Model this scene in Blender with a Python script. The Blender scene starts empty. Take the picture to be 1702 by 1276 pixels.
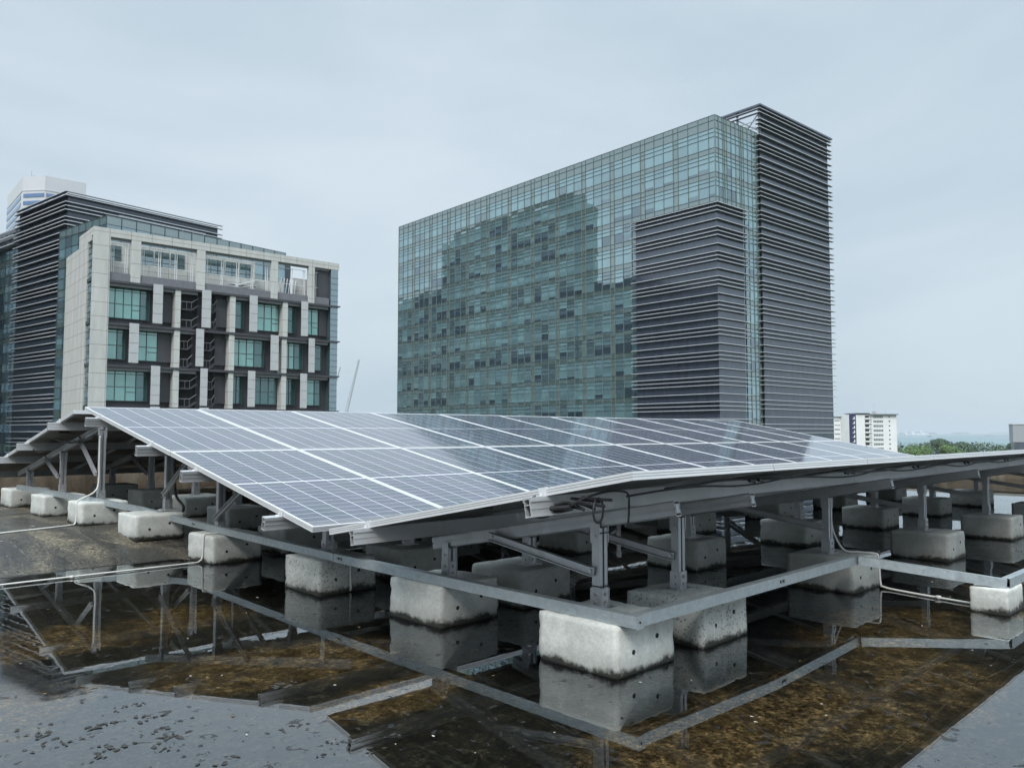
import bpy, math, random
from mathutils import Vector, Matrix, noise
random.seed(7)
S = bpy.context.scene
COL = S.collection
R = math.radians

# ------------------------------------------------------------------ camera
TH = 0.79531; PITCH = 0.06115; EYE = 1.135
cam = bpy.data.cameras.new('camera')
cam.sensor_width = 36.0
cam.lens = 1321.2 / 1702 * 36.0
cam.clip_start = 0.05; cam.clip_end = 120000
cam_o = bpy.data.objects.new('camera', cam); COL.objects.link(cam_o)
fw = Vector((math.cos(TH) * math.cos(PITCH), math.sin(TH) * math.cos(PITCH), math.sin(PITCH)))
rt = Vector((math.sin(TH), -math.cos(TH), 0)); up = rt.cross(fw)
rm = Matrix((rt, up, -fw)).transposed().to_4x4()
cam_o.matrix_world = Matrix.Translation((0, 0, EYE)) @ rm
S.camera = cam_o

# ------------------------------------------------------------------ sky and sun
SUN_EL = R(46); SUN_AZ = math.atan2(-0.62, -1.0)      # direction towards the sun, from behind left of the camera
w = bpy.data.worlds.new('World'); S.world = w; w.use_nodes = True
nt = w.node_tree; nt.nodes.clear()
def nd(t, nt_, **k):
    n = nt_.nodes.new(t)
    for a, b in k.items(): setattr(n, a, b)
    return n
out = nd('ShaderNodeOutputWorld', nt)
sky = nd('ShaderNodeTexSky', nt, sky_type='NISHITA', sun_disc=False, sun_elevation=SUN_EL,
         sun_rotation=math.pi / 2 - SUN_AZ, air_density=1.0, dust_density=2.5, ozone_density=1.0)
b1 = nd('ShaderNodeBackground', nt); b1.inputs[1].default_value = 0.10
nt.links.new(sky.outputs[0], b1.inputs[0])
tc = nd('ShaderNodeTexCoord', nt)
mp = nd('ShaderNodeMapping', nt); mp.inputs['Scale'].default_value = (1.0, 1.0, 3.2)
nt.links.new(tc.outputs['Generated'], mp.inputs[0])
nz = nd('ShaderNodeTexNoise', nt); nz.inputs['Scale'].default_value = 1.7; nz.inputs['Detail'].default_value = 5; nz.inputs['Roughness'].default_value = 0.5
nz.inputs['Distortion'].default_value = 0.4
nt.links.new(mp.outputs[0], nz.inputs[0])
rp = nd('ShaderNodeValToRGB', nt)
rp.color_ramp.elements[0].position = 0.36; rp.color_ramp.elements[0].color = (0.580, 0.700, 0.800, 1)
rp.color_ramp.elements[1].position = 0.62; rp.color_ramp.elements[1].color = (0.715, 0.820, 0.900, 1)
nt.links.new(nz.outputs[0], rp.inputs[0])
# overcast: brighter towards the zenith
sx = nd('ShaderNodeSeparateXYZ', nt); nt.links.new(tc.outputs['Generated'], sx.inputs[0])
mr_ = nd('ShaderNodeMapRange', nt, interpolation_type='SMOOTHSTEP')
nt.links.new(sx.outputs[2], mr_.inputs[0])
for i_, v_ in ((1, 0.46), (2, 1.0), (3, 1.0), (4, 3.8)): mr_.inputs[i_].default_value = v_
cr = nd('ShaderNodeValToRGB', nt); cr.color_ramp.elements[0].color = (0.90, 0.925, 0.93, 1); cr.color_ramp.elements[1].color = (1, 1, 1, 1); cr.color_ramp.elements[1].position = 0.30
nt.links.new(sx.outputs[2], cr.inputs[0])
ml = nd('ShaderNodeMix', nt, data_type='RGBA', blend_type='MULTIPLY'); ml.inputs[0].default_value = 1
nt.links.new(rp.outputs[0], ml.inputs[6]); nt.links.new(cr.outputs[0], ml.inputs[7])
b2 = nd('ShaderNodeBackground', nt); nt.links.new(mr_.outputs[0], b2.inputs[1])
nt.links.new(ml.outputs[2], b2.inputs[0])
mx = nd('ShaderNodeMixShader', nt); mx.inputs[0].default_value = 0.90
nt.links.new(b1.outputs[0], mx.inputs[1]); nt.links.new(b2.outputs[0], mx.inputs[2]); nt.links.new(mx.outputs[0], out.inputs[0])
sl = bpy.data.lights.new('sun', 'SUN'); sl.energy = 2.4; sl.angle = R(24); sl.color = (1.0, 0.965, 0.92)
so = bpy.data.objects.new('sun', sl); COL.objects.link(so)
sd = Vector((math.cos(SUN_EL) * math.cos(SUN_AZ), math.cos(SUN_EL) * math.sin(SUN_AZ), math.sin(SUN_EL)))
so.rotation_euler = sd.to_track_quat('Z', 'Y').to_euler()
S.view_settings.view_transform = 'Standard'; S.view_settings.look = 'None'
S.view_settings.exposure = 0.0; S.view_settings.gamma = 1.0
S.cycles.max_bounces = 8; S.cycles.glossy_bounces = 5; S.cycles.transparent_max_bounces = 12
S.cycles.caustics_reflective = False; S.cycles.caustics_refractive = False

# ------------------------------------------------------------------ mesh helpers
class MB:
    def __init__(s): s.v = []; s.f = []; s.m = []
    def face(s, pts, m=0):
        n = len(s.v); s.v += [tuple(p) for p in pts]; s.f.append(tuple(range(n, n + len(pts)))); s.m.append(m)
    def hexa(s, c, m=0, mt=None):          # 8 corners: bottom ring then top ring
        n = len(s.v); s.v += [tuple(p) for p in c]
        for q in ((3, 2, 1, 0), (4, 5, 6, 7), (0, 1, 5, 4), (1, 2, 6, 5), (2, 3, 7, 6), (3, 0, 4, 7)):
            s.f.append(tuple(n + i for i in q)); s.m.append(m)
        if mt is not None: s.m[-5] = mt
    def box(s, x0, x1, y0, y1, z0, z1, m=0):
        s.hexa([(x0, y0, z0), (x1, y0, z0), (x1, y1, z0), (x0, y1, z0), (x0, y0, z1), (x1, y0, z1), (x1, y1, z1), (x0, y1, z1)], m)
    def bar(s, a, b, w, h, m=0, side=None, off=(0, 0)):
        a = Vector(a); b = Vector(b); d = (b - a).normalized()
        if side is None:
            side = Vector((0, 0, 1)).cross(d)
            side = Vector((1, 0, 0)) if side.length < 1e-4 else side.normalized()
        side = Vector(side); side = (side - d * side.dot(d)).normalized()
        u = d.cross(side)
        if u.z < 0: u = -u
        c = []
        for (sw, sh) in ((-1, -1), (1, -1), (1, 1), (-1, 1)):
            c.append(side * (sw * w / 2 + off[0]) + u * (sh * h / 2 + off[1]))
        s.hexa([a + c[0], a + c[1], b + c[1], b + c[0], a + c[3], a + c[2], b + c[2], b + c[3]], m)
    def tube(s, pts, r, n=8, m=0, cap=True):
        P = [Vector(p) for p in pts]; rings = []
        ref = None
        for i, p in enumerate(P):
            d = (P[min(i + 1, len(P) - 1)] - P[max(i - 1, 0)]).normalized()
            if ref is None:
                ref = d.orthogonal().normalized()
            ref = (ref - d * ref.dot(d)).normalized(); o = d.cross(ref)
            k = len(s.v); rings.append(k)
            for j in range(n):
                a = 2 * math.pi * j / n; s.v.append(tuple(p + (ref * math.cos(a) + o * math.sin(a)) * r))
        for a, b in zip(rings, rings[1:]):
            for j in range(n):
                s.f.append((a + j, a + (j + 1) % n, b + (j + 1) % n, b + j)); s.m.append(m)
        if cap:
            s.f.append(tuple(rings[0] + j for j in range(n))[::-1]); s.m.append(m)
            s.f.append(tuple(rings[-1] + j for j in range(n))); s.m.append(m)
    def cyl(s, c, ax, r, h, n=10, m=0):
        c = Vector(c); ax = Vector(ax).normalized(); s.tube([c - ax * h / 2, c + ax * h / 2], r, n, m)
    def prism(s, poly, z0, z1, m=0):
        n = len(s.v); k = len(poly)
        s.v += [(x, y, z0) for x, y in poly] + [(x, y, z1) for x, y in poly]
        for i in range(k):
            j = (i + 1) % k; s.f.append((n + i, n + j, n + k + j, n + k + i)); s.m.append(m)
        s.f.append(tuple(n + k + i for i in range(k))); s.m.append(m)
        s.f.append(tuple(n + i for i in range(k))[::-1]); s.m.append(m)
    def mesh(s, name, mats, smooth=False):
        me = bpy.data.meshes.new(name); me.from_pydata(s.v, [], s.f)
        for q in (mats if isinstance(mats, (list, tuple)) else [mats]): me.materials.append(q)
        me.polygons.foreach_set('material_index', s.m)
        if smooth: me.polygons.foreach_set('use_smooth', [True] * len(s.f))
        me.update(); return me
    def build(s, name, mats, parent=None, smooth=False, bevel=0, off=None):
        if off is not None:
            o_ = Vector(off); s.v = [tuple(Vector(p) - o_) for p in s.v]
        o = bpy.data.objects.new(name, s.mesh(name, mats, smooth)); COL.objects.link(o)
        if parent: o.parent = parent
        if off is not None and not parent: o.location = off
        if bevel:
            b = o.modifiers.new('bevel', 'BEVEL'); b.width = bevel; b.segments = 2; b.limit_method = 'ANGLE'
        return o
def obj(name, me, parent=None, loc=None):
    o = bpy.data.objects.new(name, me); COL.objects.link(o)
    if parent: o.parent = parent
    if loc: o.location = loc
    return o
def tag(o, label=None, cat=None, group=None, kind=None):
    if label: o['label'] = label
    if cat: o['category'] = cat
    if group: o['group'] = group
    if kind: o['kind'] = kind
    return o
def thing(name, label, cat, loc=(0, 0, 0), rz=0, group=None, rx=0):
    o = bpy.data.objects.new(name, None); COL.objects.link(o); o.location = loc; o.rotation_euler = (rx, 0, rz)
    o.empty_display_size = 0.2
    return tag(o, label, cat, group)
def copy_tree(o, parent=None, kids=None):
    c = o.copy(); COL.objects.link(c); c.parent = parent
    for ch in list(o.children): copy_tree(ch, c)
    return c
ORD = ['first', 'second', 'third', 'fourth', 'fifth', 'sixth', 'seventh', 'eighth', 'ninth', 'tenth', 'eleventh', 'twelfth']

# ------------------------------------------------------------------ materials
def newmat(name):
    m = bpy.data.materials.new(name); m.use_nodes = True; return m, m.node_tree, m.node_tree.nodes['Principled BSDF']
def noise_node(t, scale, detail=4, rough=0.55, vec=None, dist=0):
    n = t.nodes.new('ShaderNodeTexNoise'); n.inputs['Scale'].default_value = scale
    n.inputs['Detail'].default_value = detail; n.inputs['Roughness'].default_value = rough; n.inputs['Distortion'].default_value = dist
    if vec is not None: t.links.new(vec, n.inputs[0])
    return n
def ramp(t, src, stops):
    r = t.nodes.new('ShaderNodeValToRGB'); el = r.color_ramp.elements
    while len(el) < len(stops): el.new(0.5)
    for i, (p, c) in enumerate(stops): el[i].position = p; el[i].color = (*c, 1) if len(c) == 3 else c
    t.links.new(src, r.inputs[0]); return r
def mixc(t, fac, a, b, mode='MIX'):
    m = t.nodes.new('ShaderNodeMix'); m.data_type = 'RGBA'; m.blend_type = mode
    for i, q in ((0, fac), (6, a), (7, b)):
        if isinstance(q, (int, float)): m.inputs[i].default_value = q
        elif isinstance(q, tuple): m.inputs[i].default_value = (*q, 1)
        else: t.links.new(q, m.inputs[i])
    return m.outputs[2]
def math_(t, op, a, b=None, c=None):
    m = t.nodes.new('ShaderNodeMath'); m.operation = op
    for i, q in enumerate((a, b, c)):
        if q is None: continue
        if isinstance(q, (int, float)): m.inputs[i].default_value = q
        else: t.links.new(q, m.inputs[i])
    return m.outputs[0]
def texco(t, which='Object'):
    n = t.nodes.new('ShaderNodeTexCoord'); return n.outputs[which]
def scaled(t, vec, sc):
    n = t.nodes.new('ShaderNodeMapping'); n.inputs['Scale'].default_value = sc; t.links.new(vec, n.inputs[0]); return n.outputs[0]
def bump(t, h, bs, strength=0.3, dist=0.01):
    b = t.nodes.new('ShaderNodeBump'); b.inputs['Strength'].default_value = strength; b.inputs['Distance'].default_value = dist
    t.links.new(h, b.inputs['Height']); t.links.new(b.outputs[0], bs.inputs['Normal']); return b
def pmat(name, col, rough=0.6, metal=0.0, vary=0.12, scale=3.0, ior=1.45, bmp=0, stretch=None):
    m, t, b = newmat(name)
    v = texco(t)
    if stretch: v = scaled(t, v, stretch)
    n = noise_node(t, scale, 5, 0.6, v)
    a = tuple(c * (1 - vary) for c in col); d = tuple(min(1, c * (1 + vary)) for c in col)
    r = ramp(t, n.outputs[0], [(0.3, a), (0.7, d)]); t.links.new(r.outputs[0], b.inputs['Base Color'])
    b.inputs['Roughness'].default_value = rough; b.inputs['Metallic'].default_value = metal; b.inputs['IOR'].default_value = ior
    if bmp:
        n2 = noise_node(t, scale * 8, 6, 0.65, texco(t)); bump(t, n2.outputs[0], b, bmp, 0.01)
    return m
def glassmat(name, col, refl=0.32, tint=(0.85, 0.95, 0.97), rough=0.015, vary=0.1, scale=0.35, wob=0.0):
    m, t, b = newmat(name)
    n = noise_node(t, scale, 3, 0.5, texco(t))
    r = ramp(t, n.outputs[0], [(0.3, tuple(c * (1 - vary) for c in col)), (0.7, tuple(c * (1 + vary) for c in col))])
    t.links.new(r.outputs[0], b.inputs['Base Color']); b.inputs['Roughness'].default_value = 0.5; b.inputs['Specular IOR Level'].default_value = 0.2
    g = t.nodes.new('ShaderNodeBsdfGlossy'); g.inputs['Color'].default_value = (*tint, 1); g.inputs['Roughness'].default_value = rough
    ge = t.nodes.new('ShaderNodeNewGeometry'); dt = t.nodes.new('ShaderNodeVectorMath'); dt.operation = 'DOT_PRODUCT'
    t.links.new(ge.outputs['Incoming'], dt.inputs[0]); t.links.new(ge.outputs['Normal'], dt.inputs[1])
    gz = math_(t, 'POWER', math_(t, 'SUBTRACT', 1.0, math_(t, 'ABSOLUTE', dt.outputs['Value'])), 5.0)
    f = math_(t, 'ADD', math_(t, 'MULTIPLY', gz, 1 - refl), refl)
    ms = t.nodes.new('ShaderNodeMixShader'); t.links.new(f, ms.inputs[0]); t.links.new(b.outputs[0], ms.inputs[1]); t.links.new(g.outputs[0], ms.inputs[2])
    t.links.new(ms.outputs[0], t.nodes['Material Output'].inputs[0])
    if wob:
        n2 = noise_node(t, 0.55, 1, 0.5, texco(t)); bm = bump(t, n2.outputs[0], b, 1.0, wob); t.links.new(bm.outputs[0], g.inputs['Normal'])
    return m

def mat_concrete():
    m, t, b = newmat('precast concrete')
    oi = t.nodes.new('ShaderNodeObjectInfo'); v0 = texco(t)
    add = t.nodes.new('ShaderNodeVectorMath'); add.operation = 'ADD'; t.links.new(v0, add.inputs[0])
    cmb = t.nodes.new('ShaderNodeCombineXYZ'); rr = math_(t, 'MULTIPLY', oi.outputs['Random'], 37.0)
    for i in range(3): t.links.new(rr, cmb.inputs[i])
    t.links.new(cmb.outputs[0], add.inputs[1]); v = add.outputs[0]
    n1 = noise_node(t, 4.5, 7, 0.62, v, 0.6); n2 = noise_node(t, 60, 4, 0.7, v)
    oc = t.nodes.new('ShaderNodeSeparateColor'); t.links.new(oi.outputs['Color'], oc.inputs[0]); tone = oc.outputs[0]
    c = ramp(t, n1.outputs[0], [(0.28, (0.46, 0.475, 0.45)), (0.5, (0.60, 0.615, 0.585)), (0.72, (0.72, 0.735, 0.70))]).outputs[0]
    cc = t.nodes.new('ShaderNodeVectorMath'); cc.operation = 'SCALE'; t.links.new(c, cc.inputs[0]); t.links.new(tone, cc.inputs['Scale'])
    c = mixc(t, ramp(t, n2.outputs[0], [(0.35, (0, 0, 0)), (0.62, (1, 1, 1))]).outputs[0], mixc(t, 1.0, cc.outputs[0], (0.84, 0.84, 0.82), 'MULTIPLY'), cc.outputs[0])
    # pores, denser on some blocks
    vo = t.nodes.new('ShaderNodeTexVoronoi'); vo.inputs['Scale'].default_value = 46; t.links.new(v, vo.inputs[0])
    th = oc.outputs[1]
    n4 = noise_node(t, 9, 3, 0.6, v)
    th = math_(t, 'MULTIPLY', th, math_(t, 'MULTIPLY', n4.outputs[0], 2.2))
    pore = math_(t, 'LESS_THAN', vo.outputs['Distance'], th)
    c = mixc(t, math_(t, 'MULTIPLY', pore, 0.62), c, (0.085, 0.085, 0.075))
    # greenish wash and damp foot (a stain with its own ragged edge)
    n3 = noise_node(t, 7, 6, 0.7, v)
    c = mixc(t, ramp(t, n3.outputs[0], [(0.56, (0, 0, 0)), (0.78, (0.40, 0.40, 0.40))]).outputs[0], c, (0.23, 0.255, 0.19))
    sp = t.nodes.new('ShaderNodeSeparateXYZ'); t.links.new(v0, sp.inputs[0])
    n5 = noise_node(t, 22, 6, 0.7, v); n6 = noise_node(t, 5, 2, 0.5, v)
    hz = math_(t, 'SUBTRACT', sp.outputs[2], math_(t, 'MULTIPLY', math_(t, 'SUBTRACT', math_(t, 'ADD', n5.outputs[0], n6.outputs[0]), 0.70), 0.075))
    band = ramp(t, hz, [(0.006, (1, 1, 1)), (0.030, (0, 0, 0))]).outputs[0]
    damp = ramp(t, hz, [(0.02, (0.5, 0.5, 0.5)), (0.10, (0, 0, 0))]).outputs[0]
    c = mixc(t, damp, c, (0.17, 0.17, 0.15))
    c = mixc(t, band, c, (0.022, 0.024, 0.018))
    t.links.new(c, b.inputs['Base Color'])
    b.inputs['Roughness'].default_value = 0.85
    bump(t, math_(t, 'ADD', math_(t, 'MULTIPLY', n2.outputs[0], 0.5), math_(t, 'MULTIPLY', pore, -0.8)), b, 0.6, 0.006)
    return m
M = {}
M['concrete'] = mat_concrete()
def metal(name, col, rough, sc=30, spangle=0.10, metallic=0.85):
    m, t, b = newmat(name); v = texco(t)
    vo = t.nodes.new('ShaderNodeTexVoronoi'); vo.inputs['Scale'].default_value = sc; t.links.new(v, vo.inputs[0])
    n = noise_node(t, 2.2, 6, 0.65, v); n3 = noise_node(t, 35, 4, 0.6, scaled(t, v, (1, 1, 0.25)))
    k = mixc(t, 0.5, vo.outputs['Color'], n.outputs['Color'])
    g = t.nodes.new('ShaderNodeRGBToBW'); t.links.new(k, g.inputs[0])
    r = ramp(t, g.outputs[0], [(0.25, tuple(c * (1 - spangle) for c in col)), (0.75, tuple(min(1, c * (1 + spangle)) for c in col))])
    c = mixc(t, ramp(t, n.outputs[0], [(0.60, (0, 0, 0)), (0.76, (0.45, 0.45, 0.45))]).outputs[0], r.outputs[0], tuple(q * 0.55 for q in col))
    t.links.new(c, b.inputs['Base Color']); b.inputs['Metallic'].default_value = metallic
    rr = ramp(t, n3.outputs[0], [(0.3, (rough * 0.8,) * 3), (0.7, (min(1, rough * 1.25),) * 3)]); t.links.new(rr.outputs[0], b.inputs['Roughness'])
    return m
M['galv'] = metal('galvanised steel', (0.40, 0.445, 0.460), 0.42, 45, 0.12, 0.55)
M['alu'] = metal('anodised aluminium', (0.72, 0.73, 0.74), 0.36, 8, 0.04, 0.25)
M['rail'] = metal('mill aluminium rail', (0.50, 0.505, 0.51), 0.42, 10, 0.06, 0.45)
M['post'] = metal('grey aluminium post', (0.46, 0.47, 0.485), 0.45, 14, 0.08, 0.65)
M['bolt'] = pmat('bolt steel', (0.5, 0.5, 0.5), 0.3, 0.9)
M['groove'] = pmat('frame groove', (0.28, 0.29, 0.30), 0.5)
M['dark'] = pmat('dark hole', (0.02, 0.02, 0.02), 0.8)
M['cable'] = pmat('black cable', (0.018, 0.018, 0.02), 0.45)
M['white_plastic'] = pmat('weathered white conduit', (0.62, 0.62, 0.58), 0.5, vary=0.15, scale=5)

def mat_cells():
    m, t, b = newmat('solar cells'); v = texco(t)
    s = t.nodes.new('ShaderNodeSeparateXYZ'); t.links.new(v, s.inputs[0])
    W_, L_ = 1.159, 2.288
    mx_, my = 0.019, 0.019
    u = math_(t, 'DIVIDE', math_(t, 'SUBTRACT', s.outputs[0], mx_), (W_ - 2 * mx_) / 6)
    # two halves of 12 rows around a wider middle gap
    yy = math_(t, 'ABSOLUTE', math_(t, 'SUBTRACT', s.outputs[1], L_ / 2))
    vv = math_(t, 'DIVIDE', math_(t, 'SUBTRACT', yy, 0.010), (L_ / 2 - my - 0.010) / 12)
    du = math_(t, 'ABSOLUTE', math_(t, 'SUBTRACT', math_(t, 'FRACT', u), 0.5))
    dv = math_(t, 'ABSOLUTE', math_(t, 'SUBTRACT', math_(t, 'FRACT', vv), 0.5))
    gu = math_(t, 'GREATER_THAN', du, 0.5 - 0.017); gv = math_(t, 'GREATER_THAN', dv, 0.5 - 0.015)
    ou = math_(t, 'GREATER_THAN', math_(t, 'ABSOLUTE', math_(t, 'SUBTRACT', u, 3.0)), 3.0)
    ov = math_(t, 'ADD', math_(t, 'GREATER_THAN', vv, 12.0), math_(t, 'LESS_THAN', vv, 0.0))
    # clipped cell corners
    cn = math_(t, 'GREATER_THAN', math_(t, 'ADD', du, math_(t, 'MULTIPLY', dv, 0.5)), 0.735)
    gap = math_(t, 'MINIMUM', math_(t, 'ADD', math_(t, 'ADD', math_(t, 'ADD', gu, gv), cn), math_(t, 'ADD', ou, ov)), 1.0)
    # thin bus bars running up the module
    bb = math_(t, 'GREATER_THAN', math_(t, 'ABSOLUTE', math_(t, 'SUBTRACT', math_(t, 'FRACT', math_(t, 'MULTIPLY', u, 10.0)), 0.5)), 0.46)
    fu = t.nodes.new('ShaderNodeCombineXYZ'); t.links.new(math_(t, 'FLOOR', u), fu.inputs[0]); t.links.new(math_(t, 'FLOOR', math_(t, 'MULTIPLY', s.outputs[1], 10.8)), fu.inputs[1])
    wn = t.nodes.new('ShaderNodeTexWhiteNoise'); wn.noise_dimensions = '3D'; t.links.new(fu.outputs[0], wn.inputs[0])
    n = noise_node(t, 5, 4, 0.6, v)
    cell = mixc(t, wn.outputs[0], (0.026, 0.046, 0.066), (0.046, 0.050, 0.100))
    cell = mixc(t, math_(t, 'MULTIPLY', bb, 0.22), cell, (0.30, 0.31, 0.33))
    col = mixc(t, gap, cell, (0.80, 0.82, 0.84))
    dust = ramp(t, n.outputs[0], [(0.35, (0.04, 0.04, 0.04)), (0.8, (0.15, 0.15, 0.15))]).outputs[0]
    dn = noise_node(t, 9, 5, 0.7, v)
    low = ramp(t, math_(t, 'SUBTRACT', s.outputs[1], math_(t, 'MULTIPLY', dn.outputs[0], 0.10)), [(0.0, (0.38, 0.38, 0.38)), (0.09, (0, 0, 0))]).outputs[0]
    vd = t.nodes.new('ShaderNodeTexVoronoi'); vd.inputs['Scale'].default_value = 7; t.links.new(v, vd.inputs[0]); sv = t.nodes.new('ShaderNodeSeparateColor'); t.links.new(vd.outputs['Color'], sv.inputs[0])
    spot = math_(t, 'MULTIPLY', math_(t, 'LESS_THAN', vd.outputs['Distance'], 0.07), math_(t, 'GREATER_THAN', sv.outputs[0], 0.93))
    col = mixc(t, low, col, (0.25, 0.235, 0.20)); col = mixc(t, math_(t, 'MULTIPLY', spot, 0.6), col, (0.55, 0.55, 0.50))
    col = mixc(t, dust, col, (0.38, 0.38, 0.37))
    t.links.new(col, b.inputs['Base Color']); b.inputs['Roughness'].default_value = 0.055; b.inputs['IOR'].default_value = 1.80
    n2 = noise_node(t, 1.3, 2, 0.5, v); bump(t, n2.outputs[0], b, 0.12, 0.003)
    tr = t.nodes.new('ShaderNodeBsdfTranslucent'); tr.inputs['Color'].default_value = (0.8, 0.85, 0.9, 1)
    ms = t.nodes.new('ShaderNodeMixShader'); t.links.new(math_(t, 'MULTIPLY', gap, 0.10), ms.inputs[0])
    t.links.new(b.outputs[0], ms.inputs[1]); t.links.new(tr.outputs[0], ms.inputs[2]); t.links.new(ms.outputs[0], t.nodes['Material Output'].inputs[0])
    return m
M['cells'] = mat_cells()

# ground under a shallow film of rain water
def mat_roof():
    m, t, b = newmat('wet roof deck'); v = texco(t)
    s = t.nodes.new('ShaderNodeSeparateXYZ'); t.links.new(v, s.inputs[0])
    n1 = noise_node(t, 0.85, 7, 0.66, v, 1.2); n2 = noise_node(t, 13, 10, 0.85, v, 0.3); n3 = noise_node(t, 70, 4, 0.75, v)
    n8 = noise_node(t, 2.6, 6, 0.7, v, 0.8)
    base = ramp(t, n2.outputs[0], [(0.38, (0.016, 0.016, 0.013)), (0.52, (0.070, 0.060, 0.042)), (0.62, (0.22, 0.18, 0.12))]).outputs[0]
    algae = ramp(t, n2.outputs[0], [(0.38, (0.045, 0.028, 0.014)), (0.49, (0.26, 0.155, 0.062)), (0.58, (0.72, 0.47, 0.20))]).outputs[0]
    green = ramp(t, n3.outputs[0], [(0.35, (0.032, 0.034, 0.018)), (0.65, (0.16, 0.165, 0.085))]).outputs[0]
    fld = None
    for (cx, cy, rx, ry) in ((2.15, 3.75, 0.75, 0.42), (2.15, 2.90, 0.50, 0.22), (2.75, 1.62, 0.75, 0.42), (3.75, 1.45, 1.05, 0.50), (4.9, 1.9, 0.8, 0.5), (1.2, 5.0, 0.9, 0.5), (4.9, 3.2, 0.5, 0.3), (7.0, 1.3, 1.6, 0.6), (0.9, 2.4, .25, .2), (0.7, 3.9, 0.5, 0.5), (2.0, 5.0, .5, .4)):
        dx = math_(t, 'DIVIDE', math_(t, 'SUBTRACT', s.outputs[0], cx), rx); dy = math_(t, 'DIVIDE', math_(t, 'SUBTRACT', s.outputs[1], cy), ry)
        q_ = math_(t, 'SUBTRACT', 1.0, math_(t, 'ADD', math_(t, 'MULTIPLY', dx, dx), math_(t, 'MULTIPLY', dy, dy)))
        fld = q_ if fld is None else math_(t, 'MAXIMUM', fld, q_)
    fa = ramp(t, math_(t, 'ADD', math_(t, 'MAXIMUM', fld, -1.2), math_(t, 'MULTIPLY', math_(t, 'SUBTRACT', math_(t, 'ADD', n1.outputs[0], math_(t, 'MULTIPLY', n8.outputs[0], 0.8)), 0.9), 3.6)), [(0.0, (0.02, 0.02, 0.02)), (0.75, (1, 1, 1))]).outputs[0]
    # algae grows in the pond (y < 6.6), bare concrete beyond
    pond = ramp(t, math_(t, 'ADD', s.outputs[1], math_(t, 'MULTIPLY', n8.outputs[0], 1.2)), [(0.0, (1, 1, 1)), (1.0, (0, 0, 0))])
    mr = t.nodes.new('ShaderNodeMapRange'); t.links.new(math_(t, 'ADD', s.outputs[1], math_(t, 'MULTIPLY', n8.outputs[0], 1.4)), mr.inputs[0])
    mr.inputs[1].default_value = 6.6; mr.inputs[2].default_value = 7.6; mr.inputs[3].default_value = 1; mr.inputs[4].default_value = 0
    t.nodes.remove(pond)
    c = mixc(t, math_(t, 'MULTIPLY', fa, mr.outputs[0]), base, algae)
    c = mixc(t, math_(t, 'MULTIPLY', ramp(t, n8.outputs[0], [(0.58, (0, 0, 0)), (0.70, (0.6, 0.6, 0.6))]).outputs[0], mr.outputs[0]), c, green)
    vs = scaled(t, v, (1.6, 0.5, 1)); n9 = noise_node(t, 1.6, 8, 0.68, vs, 0.7)
    dry = ramp(t, n9.outputs[0], [(0.38, (0.030, 0.029, 0.026)), (0.52, (0.075, 0.068, 0.054)), (0.66, (0.19, 0.165, 0.115))]).outputs[0]
    dry = mixc(t, ramp(t, n3.outputs[0], [(0.3, (0.7, 0.7, 0.7)), (0.55, (0, 0, 0))]).outputs[0], dry, mixc(t, 1.0, dry, (0.35, 0.35, 0.35), 'MULTIPLY'))
    c = mixc(t, mr.outputs[0], dry, c)
    gr = noise_node(t, 48, 3, 0.9, v); gm = ramp(t, gr.outputs[0], [(0.40, (0.25, 0.25, 0.25)), (0.50, (0.95, 0.95, 0.95)), (0.57, (1.75, 1.75, 1.75))])
    c = mixc(t, 1.0, c, gm.outputs[0], 'MULTIPLY')
    # joints between roof slabs
    br = t.nodes.new('ShaderNodeTexBrick'); t.links.new(scaled(t, v, (1, 1, 1)), br.inputs[0]); br.offset = 0.0
    br.inputs['Scale'].default_value = 1.0; br.inputs['Brick Width'].default_value = 0.62; br.inputs['Row Height'].default_value = 2.6
    br.inputs['Mortar Size'].default_value = 0.006; br.inputs['Color1'].default_value = (0, 0, 0, 1); br.inputs['Color2'].default_value = (0, 0, 0, 1); br.inputs['Mortar'].default_value = (1, 1, 1, 1)
    jm = ramp(t, n8.outputs[0], [(0.47, (0.0, 0.0, 0.0)), (0.62, (0.35, 0.35, 0.35))]).outputs[0]
    g = t.nodes.new('ShaderNodeRGBToBW'); t.links.new(br.outputs[0], g.inputs[0])
    jf = mixc(t, 1.0, jm, g.outputs[0], 'MULTIPLY')
    c = mixc(t, jf, c, (0.33, 0.31, 0.25))
    # little pale specks of debris
    vo = t.nodes.new('ShaderNodeTexVoronoi'); vo.inputs['Scale'].default_value = 26; vo.inputs['Randomness'].default_value = 1; t.links.new(v, vo.inputs[0])
    sc = t.nodes.new('ShaderNodeSeparateColor'); t.links.new(vo.outputs['Color'], sc.inputs[0])
    spk = math_(t, 'MULTIPLY', math_(t, 'LESS_THAN', vo.outputs['Distance'], 0.13), math_(t, 'GREATER_THAN', sc.outputs[0], 0.90))
    c = mixc(t, spk, c, (0.42, 0.40, 0.34))
    t.links.new(c, b.inputs['Base Color'])
    b.inputs['IOR'].default_value = 1.35
    rf = ramp(t, n9.outputs[0], [(0.35, (0.25,) * 3), (0.6, (0.60,) * 3)]).outputs[0]; t.links.new(rf, b.inputs['Roughness'])
    hgt = math_(t, 'ADD', math_(t, 'MULTIPLY', n2.outputs[0], 0.6), math_(t, 'MULTIPLY', n3.outputs[0], 0.4))
    bump(t, hgt, b, 0.5, 0.012)
    return m
M['roof'] = mat_roof()
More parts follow.
